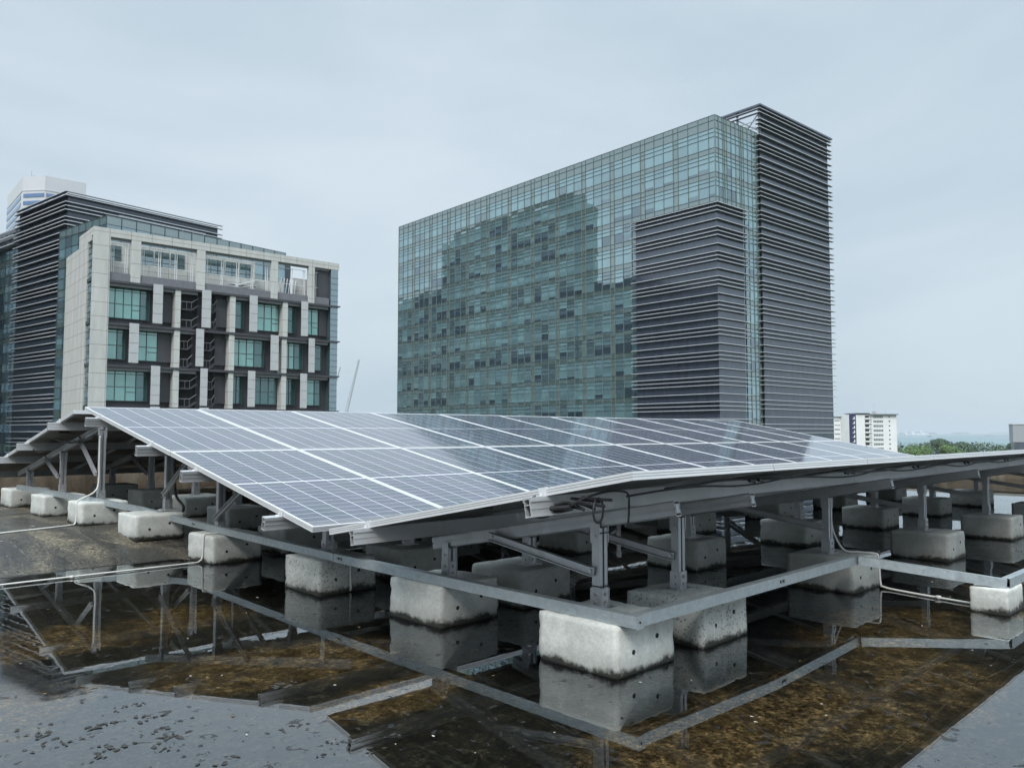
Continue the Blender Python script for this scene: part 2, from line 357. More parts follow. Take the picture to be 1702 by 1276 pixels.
def mat_water():
    m = bpy.data.materials.new('rain water'); m.use_nodes = True; t = m.node_tree; t.nodes.clear()
    o = t.nodes.new('ShaderNodeOutputMaterial'); tr = t.nodes.new('ShaderNodeBsdfTransparent'); tr.inputs[0].default_value = (0.93, 0.93, 0.90, 1)
    g = t.nodes.new('ShaderNodeBsdfGlossy'); g.inputs['Color'].default_value = (0.93, 0.97, 1.0, 1)
    v = texco(t)
    sxy = t.nodes.new('ShaderNodeSeparateXYZ'); t.links.new(v, sxy.inputs[0]); nr = noise_node(t, 1.8, 4, 0.6, v)
    mr = t.nodes.new('ShaderNodeMapRange'); t.links.new(math_(t, 'ADD', sxy.outputs[0], math_(t, 'MULTIPLY', nr.outputs[0], 0.8)), mr.inputs[0])
    for i_, q_ in ((1, 1.25), (2, 1.75), (3, 0.05), (4, 0.0)): mr.inputs[i_].default_value = q_
    my_ = t.nodes.new('ShaderNodeMapRange'); t.links.new(sxy.outputs[1], my_.inputs[0])
    for i_, q_ in ((1, 3.3), (2, 4.0), (3, 0.0), (4, 1.0)): my_.inputs[i_].default_value = q_
    t.links.new(math_(t, 'MULTIPLY', mr.outputs[0], my_.outputs[0]), g.inputs['Roughness'])
    n = noise_node(t, 3.0, 3, 0.5, v, 0.3); n2 = noise_node(t, 22, 3, 0.5, scaled(t, v, (1, 1, 1))); n3 = noise_node(t, 0.55, 2, 0.5, v)
    msk = ramp(t, n3.outputs[0], [(0.58, (0, 0, 0)), (0.80, (0.5, 0.5, 0.5))]).outputs[0]
    h = math_(t, 'ADD', math_(t, 'MULTIPLY', n.outputs[0], 0.5), math_(t, 'MULTIPLY', math_(t, 'MULTIPLY', n2.outputs[0], msk), 0.0))
    bm = t.nodes.new('ShaderNodeBump'); bm.inputs['Strength'].default_value = 0.35; bm.inputs['Distance'].default_value = 0.0016; t.links.new(h, bm.inputs['Height'])
    t.links.new(bm.outputs[0], g.inputs['Normal'])
    fr = t.nodes.new('ShaderNodeFresnel'); fr.inputs[0].default_value = 2.45; t.links.new(bm.outputs[0], fr.inputs['Normal'])
    # dark scum flecks floating on the film
    n4 = noise_node(t, 15, 5, 0.7, scaled(t, v, (1.0, 1.0, 1.0)), 0.6); n5 = noise_node(t, 1.7, 2, 0.5, v)
    fl = math_(t, 'MULTIPLY', math_(t, 'GREATER_THAN', n4.outputs[0], 0.605), math_(t, 'GREATER_THAN', n5.outputs[0], 0.52))
    df = t.nodes.new('ShaderNodeBsdfDiffuse'); df.inputs[0].default_value = (0.035, 0.036, 0.036, 1)
    ms = t.nodes.new('ShaderNodeMixShader'); t.links.new(fr.outputs[0], ms.inputs[0]); t.links.new(tr.outputs[0], ms.inputs[1]); t.links.new(g.outputs[0], ms.inputs[2])
    m2 = t.nodes.new('ShaderNodeMixShader'); t.links.new(math_(t, 'MULTIPLY', fl, 0.75), m2.inputs[0]); t.links.new(ms.outputs[0], m2.inputs[1]); t.links.new(df.outputs[0], m2.inputs[2])
    t.links.new(m2.outputs[0], o.inputs[0]); return m
M['water'] = mat_water()

# ------------------------------------------------------------------ the setting
def rise(y):
    q = min(1, max(0, (y - 6.9) / 2.05)); return 0.17 * q * q * (3 - 2 * q)
XG, Y1, Z1, TILT, GAP, W, L = 2.579, 4.379, 0.558, 0.185, 0.1725, 1.1703, 2.30
CT, ST = math.cos(TILT), math.sin(TILT)
mb = MB()
xs = [-9 + 0.225 * i for i in range(158)]; ys = [-7 + 0.175 * j for j in range(124)]
for i, xx in enumerate(xs):
    for j, yy in enumerate(ys):
        nv = noise.noise(Vector((xx * 0.5, yy * 0.5, 3.1))) * 0.010
        if yy < 7.4:
            edge = max(0, min(1, (yy - 5.7) / 1.7))
            z = -0.016 + nv * 0.8 + edge * 0.019 + edge * 0.014 * noise.noise(Vector((xx * 0.9, yy * 1.6, 7.7)))
        else: z = rise(yy)
        if yy >= 7.4: z += 0
        mb.v.append((xx, yy, z))
for i in range(len(xs) - 1):
    for j in range(len(ys) - 1):
        a = i * len(ys) + j; mb.f.append((a, a + len(ys), a + len(ys) + 1, a + 1)); mb.m.append(0)
tag(mb.build('roof_deck', M['roof'], smooth=True), kind='structure')
mb = MB(); mb.face([(-8.5, -6.5, 0), (25, -6.5, 0), (25, 7.6, 0), (-8.5, 7.6, 0)])
tag(mb.build('rain_water', M['water']), kind='structure')
# the block below our roof
M['render'] = pmat('rendered wall', (0.30, 0.29, 0.26), 0.9, vary=0.2, scale=0.6)
mb = MB(); mb.box(-9, 26.5, -7, 14.6, -25, -0.30)
hb = thing('host_building', 'low concrete building carrying the wet roof with the solar array', 'building')
mb.build('wall', M['render'], hb)
def mat_parapet():
    m, t, b = newmat('stained parapet'); v = texco(t)
    n1 = noise_node(t, 1.2, 7, 0.7, scaled(t, v, (1.5, 1.5, 0.5)), 0.5); n2 = noise_node(t, 12, 6, 0.7, v)
    c = ramp(t, n1.outputs[0], [(0.3, (0.045, 0.035, 0.025)), (0.5, (0.13, 0.10, 0.07)), (0.7, (0.24, 0.21, 0.16))]).outputs[0]
    c = mixc(t, ramp(t, n2.outputs[0], [(0.5, (0, 0, 0)), (0.75, (0.6, 0.6, 0.6))]).outputs[0], c, (0.05, 0.05, 0.03))
    t.links.new(c, b.inputs['Base Color']); b.inputs['Roughness'].default_value = 0.9; bump(t, n2.outputs[0], b, 0.5, 0.02); return m
M['parapet'] = mat_parapet()
for nm, lb, dims in (('parapet_wall', 'low brown stained parapet wall behind the back row of blocks', (-9, 26.4, 14.0, 14.35, -0.3, 0.70)),
                     ('parapet_wall', 'low dark parapet wall across the far right end of the roof', (22.6, 22.95, -7, 13.99, -0.3, 0.42))):
    mb = MB(); x0, x1, y0, y1, z0, z1 = dims; mb.box(x0, x1, y0, y1, z0, z1 - 0.07)
    p_ = thing(nm, lb, 'wall'); mb.build('wall', M['parapet'], p_, bevel=0.01)
    mb = MB(); mb.box(x0 - 0.03, x1 + 0.03, y0 - 0.03, y1 + 0.03, z1 - 0.068, z1); mb.build('coping', M['render'], p_, bevel=0.01)

M['land'] = pmat('distant ground', (0.085, 0.10, 0.06), 0.95, vary=0.4, scale=0.02)
mb = MB(); mb.box(-2500, 1000, -2600, 2600, -27, -25.0)
mb.face([(-60000, -60000, -27.5), (60000, -60000, -27.5), (60000, 60000, -27.5), (-60000, 60000, -27.5)])
tag(mb.build('ground', M['land']), kind='structure')
def mat_sea():
    m, t, b = newmat('sea'); v = texco(t)
    n = noise_node(t, 0.0012, 6, 0.6, scaled(t, v, (1, 1, 1)), 0.6)
    c = ramp(t, n.outputs[0], [(0.35, (0.160, 0.225, 0.240)), (0.65, (0.195, 0.262, 0.275))]).outputs[0]
    t.links.new(c, b.inputs['Base Color']); b.inputs['Roughness'].default_value = 0.7; b.inputs['Specular IOR Level'].default_value = 0.05; return m
M['sea'] = mat_sea()
mb = MB(); mb.face([(1000.5, -60000, -26.2), (60000, -60000, -26.2), (60000, 60000, -26.2), (1000.5, 60000, -26.2)])
tag(mb.build('sea', M['sea']), kind='structure')

# ------------------------------------------------------------------ concrete blocks
SX, SY, SZ = 0.47, 0.50, 0.25
def block_mesh(seed, sx=SX, sy=SY, sz=SZ):
    nx, ny, nz_ = 16, 16, 10; mb = MB(); idx = {}
    rr = 0.009
    def pt(a, b, c):
        key = (a, b, c)
        if key in idx: return idx[key]
        P = Vector(((a / nx - .5) * sx, (b / ny - .5) * sy, c / nz_ * sz))
        Q = Vector((max(-sx / 2 + rr, min(sx / 2 - rr, P.x)), max(-sy / 2 + rr, min(sy / 2 - rr, P.y)), max(-0.05, min(sz - rr, P.z))))
        d = P - Q
        if d.length > 1e-6:
            nrm = d.normalized(); P = Q + nrm * rr
            P += nrm * (noise.noise(P * 9 + Vector((seed * 7.3, 0, 0))) * 0.0022 + noise.noise(P * 34 + Vector((0, seed * 3.3, 0))) * 0.0028)
            k = sum(abs(q) > 0.25 for q in nrm)
            if k > 1: P -= nrm * max(0, noise.noise(P * 20 + Vector((seed, seed * 2, 0)))) * 0.016
        # cast sides lean in slightly
        P.x *= 1 - 0.008 * (P.z / sz); P.y *= 1 - 0.008 * (P.z / sz)
        idx[key] = len(mb.v); mb.v.append(tuple(P)); return idx[key]
    def q(a, b, c, d): mb.f.append((a, b, c, d)); mb.m.append(0)
    for a in range(nx):
        for b in range(ny):
            q(pt(a, b, nz_), pt(a + 1, b, nz_), pt(a + 1, b + 1, nz_), pt(a, b + 1, nz_))
            q(pt(a, b + 1, 0), pt(a + 1, b + 1, 0), pt(a + 1, b, 0), pt(a, b, 0))
    for a in range(nx):
        for c in range(nz_):
            q(pt(a, 0, c), pt(a + 1, 0, c), pt(a + 1, 0, c + 1), pt(a, 0, c + 1))
            q(pt(a + 1, ny, c), pt(a, ny, c), pt(a, ny, c + 1), pt(a + 1, ny, c + 1))
    for b in range(ny):
        for c in range(nz_):
            q(pt(0, b + 1, c), pt(0, b, c), pt(0, b, c + 1), pt(0, b + 1, c + 1))
            q(pt(nx, b, c), pt(nx, b + 1, c), pt(nx, b + 1, c + 1), pt(nx, b, c + 1))
    return mb.mesh('concrete_block', M['concrete'], smooth=True)
BM = [block_mesh(i) for i in range(6)]
def sock_mesh():
    mb = MB(); mb.tube([(0, -0.004, 0), (0, 0.003, 0)], 0.0125, 12, 0); mb.tube([(0, -0.005, 0), (0, 0.002, 0)], 0.008, 10, 1)
    return mb.mesh('lifting_socket', [M['concrete'], M['dark']])
SOCK = sock_mesh()
bn = [0]
def block(x, y, z, label, group, rz=None, me=None, tone=None, pore=None):
    bn[0] += 1
    t = thing('concrete_block', label, 'concrete block', (x + SX / 2, y + SY / 2, z - 0.012), rz if rz is not None else random.uniform(-0.025, 0.025), group)
    o = obj('block_body', me or BM[bn[0] % 6], t)
    o.color = (tone or random.uniform(.66, .86), pore or random.choice([.05, .07, .1, .14]), 0, 1)
    if me is None:
        for sx, zz in ((-0.105, 0.10), (0.085, 0.145)):
            for sgn in (-1, 1):
                s_ = obj('lifting_socket', SOCK, t, (sx, sgn * (SY / 2 - 0.0035), zz + 0.012))
    return t
ROWY = [2.35, 3.66, 4.95, 6.78, 7.99, 9.05, 10.35, 11.85]
BLX = {0: [2.96, 2.985, 2.965, 3.00, 2.79, 2.62, 2.585, 2.585]}
COLX = [None, 3.70, 5.69, 7.69, 9.69, 11.70, 13.70]
rowname = ['front row'] + ['%s row from the front' % q for q in ORD[1:7]] + ['rearmost row']
left_lab = ['whitest concrete block under the nearest corner of the steel tie beam', 'pale block under the tie beam, next behind the nearest corner block', 'pitted block under the tie beam below the low corner of the big slope',
            'block with a white conduit down its face, under the long tie beam', 'pale block under the tie beam, between the two blocks with conduits', 'block under the tallest post, conduit clipped to its end',
            'second to last block under the far left stretch of tie beam', 'last block under the far left end of the tie beam']
BG = 'concrete ballast blocks carrying the solar array'
for i, y in enumerate(ROWY):
    block(BLX[0][i], y - 0.02, rise(y + .1) if i > 3 else 0, left_lab[i], BG, rz=[0.0, 0.01, -0.015, 0.02, 0.0, -0.01, 0.02, 0][i],
          tone=[1.22, 1.08, 0.88, 0.95, 1.02, 1.0, 1.0, 0.95][i], pore=[.045, .06, .24, .06, .05, .05, .05, .05][i])
for ci in range(1, 7):
    for i, y in enumerate(ROWY):
        lab = 'grey block in the %s, %s from the left side tie beam' % (rowname[i], ORD[ci])
        if ci == 1 and i == 0: lab = 'pitted block just right of the nearest corner block, under the front tie beam'
        if ci == 2 and i == 0: lab = 'block with a conduit down its end, under the bend of the front tie beam'
        if ci == 3 and i == 0: lab = 'clear standing block right of the tie beam bend, one post on its top'
        if ci == 4 and i == 0: lab = 'clear standing block near the right edge with dark holes and a post on top'
        block(COLX[ci] + random.uniform(-.02, .02), y + random.uniform(-.02, .02), rise(y + .1) if i > 3 else 0, lab, BG, tone=1.05 if (ci, i) == (1, 0) else None, pore=.26 if (ci, i) == (1, 0) else None)
sm = block_mesh(11, 0.36, 0.22, 0.17)
t_ = thing('concrete_block', 'small low concrete block at the right edge, alone under the outer tie beam', 'concrete block', (5.89, 1.53, -0.012), 0.0, BG)
obj('block_body', sm, t_).color = (1.15, .05, 0, 1)

# ------------------------------------------------------------------ solar panels
PW, PL = 1.159, 2.288
def frame_mesh():
    mb = MB(); H = 0.036
    def side(x0, x1, y0, y1, xin, yin):
        pass
    # outer walls with two fine grooves, top lip, bottom flange
    def wallx(y0, y1):
        pass
    T = 0.006
    for (x0, x1, y0, y1) in ((0, PW, 0, T), (0, PW, PL - T, PL), (0, T, T, PL - T), (PW - T, PW, T, PL - T)):
        mb.box(x0, x1, y0, y1, -H, -0.0005)
    LP = 0.007
    for (x0, x1, y0, y1) in ((T, PW - T, T, T + LP), (T, PW - T, PL - T - LP, PL - T), (T, T + LP, T + LP, PL - T - LP), (PW - T - LP, PW - T, T + LP, PL - T - LP)):
        mb.box(x0, x1, y0, y1, -0.004, -0.0005)
    for (x0, x1, y0, y1) in ((T, PW - T, T, T + 0.025), (T, PW - T, PL - T - 0.025, PL - T), (T, T + 0.025, T + 0.025, PL - T - 0.025), (PW - T - 0.025, PW - T, T + 0.025, PL - T - 0.025)):
        mb.box(x0, x1, y0, y1, -H, -H + 0.003)
    for zz in (-0.010, -0.0205):     # two grooves along the outer face
        mb.box(0.0, PW, -0.0006, 0, zz - 0.003, zz, 1); mb.box(0.0, PW, PL, PL + 0.0006, zz - 0.003, zz, 1)
        mb.box(-0.0006, 0, 0, PL, zz - 0.003, zz, 1); mb.box(PW, PW + 0.0006, 0, PL, zz - 0.003, zz, 1)
    return mb.mesh('frame', [M['alu'], M['groove']])
def mat_back():
    m, t, b = newmat('module back'); v = texco(t); s = t.nodes.new('ShaderNodeSeparateXYZ'); t.links.new(v, s.inputs[0])
    u = math_(t, 'DIVIDE', math_(t, 'SUBTRACT', s.outputs[0], 0.028), (1.159 - 0.056) / 6)
    g = math_(t, 'GREATER_THAN', math_(t, 'ABSOLUTE', math_(t, 'SUBTRACT', math_(t, 'FRACT', u), 0.5)), 0.485)
    n = noise_node(t, 2.0, 5, 0.6, v); c = ramp(t, n.outputs[0], [(0.3, (0.13, 0.125, 0.12)), (0.7, (0.20, 0.195, 0.185))]).outputs[0]
    t.links.new(mixc(t, math_(t, 'MULTIPLY', g, 0.6), c, (0.55, 0.55, 0.55)), b.inputs['Base Color']); b.inputs['Roughness'].default_value = 0.35; return m
M['back'] = mat_back()
def sheet_mesh():
    mb = MB(); mb.box(0.0065, PW - 0.0065, 0.0065, PL - 0.0065, -0.0105, -0.0045); mb.m[0] = 1; return mb.mesh('cell_sheet', [M['cells'], M['back']])
def jb_mesh():
    mb = MB(); mb.box(-0.045, 0.045, -0.028, 0.028, -0.031, -0.0108); mb.tube([(0.04, 0, -0.024), (0.10, 0.05, -0.034), (0.16, 0.10, -0.028)], 0.004, 6); return mb.mesh('junction_box', M['cable'])
FM, SM, JM = frame_mesh(), sheet_mesh(), jb_mesh()
def make_panel():
    t = thing('solar_panel', 'x', 'solar panel', group='framed solar panels of the roof array')
    obj('frame', FM, t); obj('cell_sheet', SM, t)
    for k in (-1, 0, 1): obj('junction_box', JM, t, (PW / 2 + k * 0.36, PL / 2, 0))
    return t
pp = make_panel(); first = [True]
def place(loc, rx, label):
    o = pp if first[0] else copy_tree(pp)
    first[0] = False
    o.location = loc; o.rotation_euler = (rx + random.uniform(-.0012, .0012), 0, 0); o['label'] = label
NP = 11
YV = Y1 - GAP                                  # valley edge of the front row
YH = YV - L * CT; ZH = Z1 + L * ST             # raised front edge
Y0 = 9.27; Z0 = 1.372                          # top edge of the back slope
def cnt(i):
    return ORD[i] + ' from the left end'
for i in range(NP):
    px = XG + i * W
    place((px, Y1, Z1), TILT, 'solar panel in the lower row of the near slope, %s' % cnt(i))
    place((px, Y1 + L * CT, Z1 + L * ST), TILT, 'solar panel in the upper row of the near slope, %s' % cnt(i))
    place((px, YH, ZH), -TILT, 'front row solar panel seen from below, %s' % cnt(i))
    place((px, Y0, Z0), -TILT, 'solar panel in the upper row of the back slope, %s' % cnt(i))
    place((px, Y0 + L * CT, Z0 - L * ST), -TILT, 'solar panel in the lower row of the back slope, %s' % cnt(i))

# ------------------------------------------------------------------ rails, clamps
RH = 0.085
def rail_mesh(l):
    mb = MB(); h = RH
    mb.box(0, l, -0.024, 0.024, -0.008, 0); mb.box(0, l, -0.022, 0.022, -h, -h + 0.006)
    mb.box(0, l, -0.024, -0.020, -0.020, -0.008); mb.box(0, l, 0.020, 0.024, -0.020, -0.008)
    mb.box(0, l, -0.018, -0.014, -h + 0.006, -0.008); mb.box(0, l, 0.014, 0.018, -h + 0.006, -0.008)
    mb.box(0, l, -0.014, 0.014, -0.034, -0.030); mb.box(0, l, -0.0205, -0.018, -0.052, -0.046); mb.box(0, l, 0.018, 0.0205, -0.052, -0.046)
    mb.box(0.02, l - 0.02, -0.013, 0.013, -h + 0.007, -0.035, 1)
    return mb.mesh('rail_bar', [M['rail'], M['dark']])
RLEN = NP * W + 0.24
RM = rail_mesh(RLEN)
def clamp_mesh(end):
    mb = MB()
    if end:
        mb.box(-0.030, 0.0, -0.022, 0.022, 0, 0.004); mb.box(-0.005, 0.0, -0.022, 0.022, 0.004, 0.0375); mb.box(-0.005, 0.012, -0.022, 0.022, 0.0375, 0.0405)
        mb.cyl((-0.016, 0, 0.010), (0, 0, 1), 0.007, 0.014, 6)
    else:
        mb.box(-0.0085, 0.0085, -0.03, 0.03, 0.0365, 0.0395); mb.box(-0.006, 0.006, -0.02, 0.02, 0, 0.0365); mb.cyl((0, 0, 0.041), (0, 0, 1), 0.006, 0.006, 6)
    return mb.mesh('end_clamp' if end else 'mid_clamp', M['alu'])
CE, CM_ = clamp_mesh(True), clamp_mesh(False)
def rail(loc, rx, label, x0=-0.12):
    t = thing('mounting_rail', label, 'mounting rail', loc, 0, 'aluminium rails under the solar panels', rx)
    obj('rail_bar', RM, t)
    e_ = obj('end_clamp', CE, t, (-x0, 0, 0)); e2 = obj('end_clamp', CE, t, (-x0 + NP * W - 0.022, 0, 0)); e2.rotation_euler = (0, 0, math.pi)
    for k in range(1, NP): obj('mid_clamp', CM_, t, (-x0 + k * W - 0.011, 0, 0))
def on1(s, n): return (Y1 + s * CT + n * ST, Z1 + s * ST - n * CT)       # s up the slope from the valley, n below the glass
def on2(s, n): return (YV - s * CT - n * ST, Z1 + s * ST - n * CT)
def on0(s, n): return (Y0 + s * CT - n * ST, Z0 - s * ST - n * CT)
hn = ['lowest', 'second lowest', 'second highest', 'highest']
for k, s in enumerate((0.40, 1.75, 2.72, 4.12)):
    y, z = on1(s, 0.037); rail((XG - 0.12, y, z), TILT, '%s of the four rails under the big slope facing the camera' % hn[k])
for k, s in enumerate((0.42, 1.80)):
    y, z = on2(s, 0.037); rail((XG - 0.11, y, z), -TILT, ('lower' if k == 0 else 'upper') + ' of the two rails under the single front row of panels', -0.11)
for k, s in enumerate((0.50, 1.80, 2.80, 4.10)):
    y, z = on0(s, 0.037); rail((XG - 0.12, y, z), -TILT, '%s of the four rails under the back slope' % hn[3 - k])

# ------------------------------------------------------------------ support frames
ND = 0.037 + RH + 0.001          # top of the inclined beams below the glass
BH = 0.075
def channel(mb, a, b, w, h):
    """inclined hollow section with slots in its two sides"""
    mb.bar(a, b, w, 0.005, 0, (1, 0, 0), (0, h / 2 - .0025)); mb.bar(a, b, w, 0.005, 0, (1, 0, 0), (0, -h / 2 + .0025))
    for sg in (-1, 1):
        mb.bar(a, b, 0.004, h * 0.42, 0, (1, 0, 0), (sg * (w / 2 - .002), h * 0.265)); mb.bar(a, b, 0.004, h * 0.42, 0, (1, 0, 0), (sg * (w / 2 - .002), -h * 0.265))
    mb.bar(a, b, w - 0.016, h - 0.03, 0, (1, 0, 0))
def post_part(parent, x, y, z0, z1, off, sx=0.058, sy=0.05):
    mb = MB(); X, Y = x - off[0], y - off[1]; a, b = z0 - off[2], z1 - off[2]
    for sg in (-1, 1):
        mb.box(X + sg * sx / 2 - .003, X + sg * sx / 2 + .003, Y - sy / 2, Y + sy / 2, a, b)
        for s2 in (-1, 1):
            xa, xb = sorted((X + s2 * .007, X + s2 * (sx / 2 - .003))); mb.box(xa, xb, Y + sg * sy / 2 - (0.004 if sg > 0 else 0), Y + sg * sy / 2 + (0.004 if sg < 0 else 0), a, b)
    mb.box(X - sx / 2 + .003, X + sx / 2 - .003, Y - 0.006, Y + 0.006, a, b - 0.03, 0)
    p_ = mb.build('post', [M['post'], M['dark']], parent)
    mb = MB()
    mb.box(X - 0.075, X + 0.075, Y - 0.05, Y + 0.05, a, a + 0.006)
    for sg in (-1, 1): mb.box(X + sg * (sx / 2 + .0055) - .0025, X + sg * (sx / 2 + .0055) + .0025, Y - 0.033, Y + 0.033, a + 0.006, a + 0.105)
    mb.box(X - sx / 2, X + sx / 2, Y - sy / 2 - 0.008, Y - sy / 2 - 0.0015, a + 0.006, a + 0.105)
    bk = mb.build('foot_bracket', M['post'], parent)
    mb = MB()
    for zz in (0.035, 0.075):
        mb.cyl((X + 0.004, Y - sy / 2 - 0.012, a + zz), (0, 1, 0), 0.0095, 0.009, 6); mb.cyl((X - sx / 2 - 0.012, Y, a + zz), (1, 0, 0), 0.0075, 0.008, 6)
    mb.cyl((X - 0.055, Y - 0.03, a + 0.012), (0, 0, 1), 0.008, 0.012, 6)
    mb.build('bolt', M['bolt'], bk)
    mb = MB()
    for sg in (-1, 1): mb.box(X + sg * (sx / 2 + .006) - .0025, X + sg * (sx / 2 + .006) + .0025, Y - 0.03, Y + 0.03, b - 0.075, b + 0.035)
    for sg in (-1, 1): mb.cyl((X + sg * (sx / 2 + .011), Y, b - 0.04), (1, 0, 0), 0.008, 0.008, 6)
    mb.box(X - sx / 2 - .0035, X + sx / 2 + .0035, Y + sy / 2 + .0005, Y + sy / 2 + .004, b - 0.07, b - 0.02)
    mb.build('head_bracket', M['post'], parent)
def frame(x, xp, slope, label, posts, s0, s1, braces, pz):
    """one bent: inclined beam plus its posts and struts; posts = y list"""
    fn = {1: on1, 2: on2, 0: on0}[slope]
    t = thing('support_frame', label, 'support frame', (x, posts[0], pz(posts[0])), 0, 'post and beam frames under the array')
    off = t.location
    a = fn(s0, ND + BH / 2); b = fn(s1, ND + BH / 2)
    mb = MB(); channel(mb, Vector((x, a[0], a[1])) - off, Vector((x, b[0], b[1])) - off, 0.045, BH); mb.build('inclined_beam', M['post'], t)
    def beam_z(y):
        k = (y - a[0]) / (b[0] - a[0]); return a[1] + k * (b[1] - a[1])
    for y in posts: post_part(t, x, y, pz(y), beam_z(y) - BH / 2 - 0.004, off)
    for (yp, h, yb) in braces:
        mb = MB(); A_ = Vector((x - 0.045, yp, pz(yp) + h)) - off; B_ = Vector((x - 0.045, yb, beam_z(yb) - 0.005)) - off
        mb.bar(A_, B_, 0.004, 0.042, 0, (1, 0, 0)); mb.bar(A_, B_, 0.026, 0.004, 0, (1, 0, 0), (-0.011, 0.021)); mb.bar(A_, B_, 0.026, 0.004, 0, (1, 0, 0), (-0.011, -0.021))
        br_ = mb.build('brace', M['post'], t)
        d = (B_ - A_).normalized()
        for q in (A_ + d * 0.02, B_ - d * 0.02):
            mb = MB(); mb.cyl(q + Vector((-0.006, 0, 0)), (1, 0, 0), 0.010, 0.012, 6); mb.build('bolt', M['bolt'], br_)
bt = lambda y: (rise(y) if y > 6.9 else 0) + SZ - 0.012
cols = [None, 3.93, 5.90, 7.92, 9.90, 11.93, 13.93]
def nm(ci): return 'nearest the left end of the array' if ci == 0 else '%s bay in from the left end' % ORD[ci - 1]
for ci in range(7):
    x2 = 3.22 if ci == 0 else cols[ci]; x1 = 3.19 if ci == 0 else cols[ci]; x0 = 2.89 if ci == 0 else cols[ci]
    frame(x2, 0, 2, 'short frame under the single front row of panels, %s' % nm(ci), [2.64, 3.84], 0.20, 2.05, [(2.64, 0.19, 3.42)], bt)
    frame(x1, 0, 1, 'sloping frame under the big slope facing the camera, %s' % nm(ci), [5.20, 7.02, 8.24], 0.45, 4.35, [(7.02, 0.12, 6.30), (8.24, 0.14, 7.45)], bt)
    frame(x0, 0, 0, 'tall frame under the back slope, %s' % nm(ci), [9.32, 10.72, 12.20], 0.12, 3.55, [(9.32, 0.28, 9.95), (10.72, 0.2, 11.3)], bt)

# ------------------------------------------------------------------ tie beams lying on the blocks
def tie(pts, label, w_=0.05, h=0.058, bolts=(), endcap=False):
    off = Vector(pts[0]); t = thing('tie_beam', label, 'tie beam', tuple(off), 0, 'galvanised tie beams lying on the blocks')
    mb = MB(); P = [Vector(p) - off for p in pts]
    for i in range(len(P) - 1):
        a = P[i].copy(); b = P[i + 1].copy()
        d = (b - a).normalized()
        if i < len(P) - 2: b = b - d * 0.0
        # U channel: top plate, outer and inner webs, small lips
        z = Vector((0, 0, h))
        A_, B_ = a + Vector((0, 0, h / 2)), b + Vector((0, 0, h / 2))
        mb.bar(A_, B_, w_, 0.003, 0, None, (0, h / 2 - .0015))
        mb.bar(A_, B_, 0.003, h - 0.004, 0, None, (w_ / 2 - .0016, -0.001)); mb.bar(A_, B_, 0.003, h - 0.004, 0, None, (-w_ / 2 + .0016, -0.001))
        for sg in (-1, 1): mb.bar(A_, B_, 0.010, 0.003, 0, None, (sg * (w_ / 2 - 0.008), -h / 2 + .0015))
    mb.build('channel', M['galv'], t)
    for (k, fr) in bolts:
        a, b = P[k], P[k + 1]; q = a.lerp(b, fr); d = (b - a).normalized(); sd_ = Vector((0, 0, 1)).cross(d).normalized()
        for sg in (-1, 1):
            mb = MB(); c_ = q + Vector((0, 0, h * 0.55)) + sd_ * sg * (w_ / 2 + 0.001)
            mb.bar(c_ - d * 0.032, c_ + d * 0.032, 0.003, 0.014, 1)
            mb.cyl(c_ - d * 0.018, sd_, 0.006, 0.012, 6, 0); mb.cyl(c_ + d * 0.018, sd_, 0.006, 0.012, 6, 0)
            mb.build('splice_bolt', [M['bolt'], M['dark']], t)
    return t
ZB = SZ - 0.011
tie([(3.01, 2.235, ZB), (3.03, 3.7, ZB), (3.05, 4.86, ZB)], 'long tie beam section from the nearest block corner back to the first splice', bolts=[(1, 0.93)])
tie([(3.05, 4.864, ZB + .001), (3.18, 7.62, ZB + .006)], 'middle tie beam section crossing the block with the conduit', bolts=[(0, 0.96)])
tie([(3.18, 7.624, ZB + .008), (3.05, 8.62, 0.315), (2.75, 9.30, 0.395), (2.66, 11.75, 0.41)], 'farthest left tie beam section, ending at the back blocks')
tie([(3.037, 2.270, ZB + .001), (4.26, 2.245, ZB + 0.012), (5.52, 2.285, ZB)], 'front tie beam from the nearest block corner to the bend by the conduit', bolts=[(1, 0.08)])
tie([(5.515, 2.25, ZB + .002), (5.785, 1.445, 0.155)], 'short tie beam dropping forward to the small low block')
tie([(5.80, 1.452, 0.159), (9.6, 1.40, 0.158)], 'outer tie beam leaving the picture at the right edge')
# corner cleat with end plate
mb = MB(); o_ = Vector((3.01, 2.26, ZB))
mb.box(-0.027, 0.027, -0.030, -0.0262, -0.002, 0.059)
cb = mb.build('corner_cleat', M['galv']); cb.location = o_
tag(cb, 'small galvanised corner plate joining the two tie beams on the nearest block', 'bracket')
mb = MB(); mb.cyl((-0.004, -0.032, 0.03), (0, 1, 0), 0.005, 0.004, 8); mb.build('bolt_hole', M['dark'], cb)

# ------------------------------------------------------------------ conduits and cables
def smooth_path(pts, n=6):
    P = [Vector(p) for p in pts]; out_ = []
    for i in range(len(P) - 1):
        p0, p1, p2, p3 = P[max(i - 1, 0)], P[i], P[i + 1], P[min(i + 2, len(P) - 1)]
        for k in range(n):
            t = k / n; out_.append(0.5 * ((2 * p1) + (-p0 + p2) * t + (2 * p0 - 5 * p1 + 4 * p2 - p3) * t * t + (-p0 + 3 * p1 - 3 * p2 + p3) * t ** 3))
    out_.append(P[-1]); return out_
def cable(name, pts, r, mat, label, cat, group=None, n=6, clips=()):
    off = Vector(pts[0]); mb = MB(); mb.tube([p - off for p in smooth_path(pts, n)], r, 8)
    for c in clips: 
        q = Vector(c) - off; mb.box(q.x - .014, q.x + .014, q.y - .014, q.y + .014, q.z - r * 1.4, q.z + r * 1.5)
    o = mb.build(name, mat, smooth=True); o.location = off; return tag(o, label, cat, group)
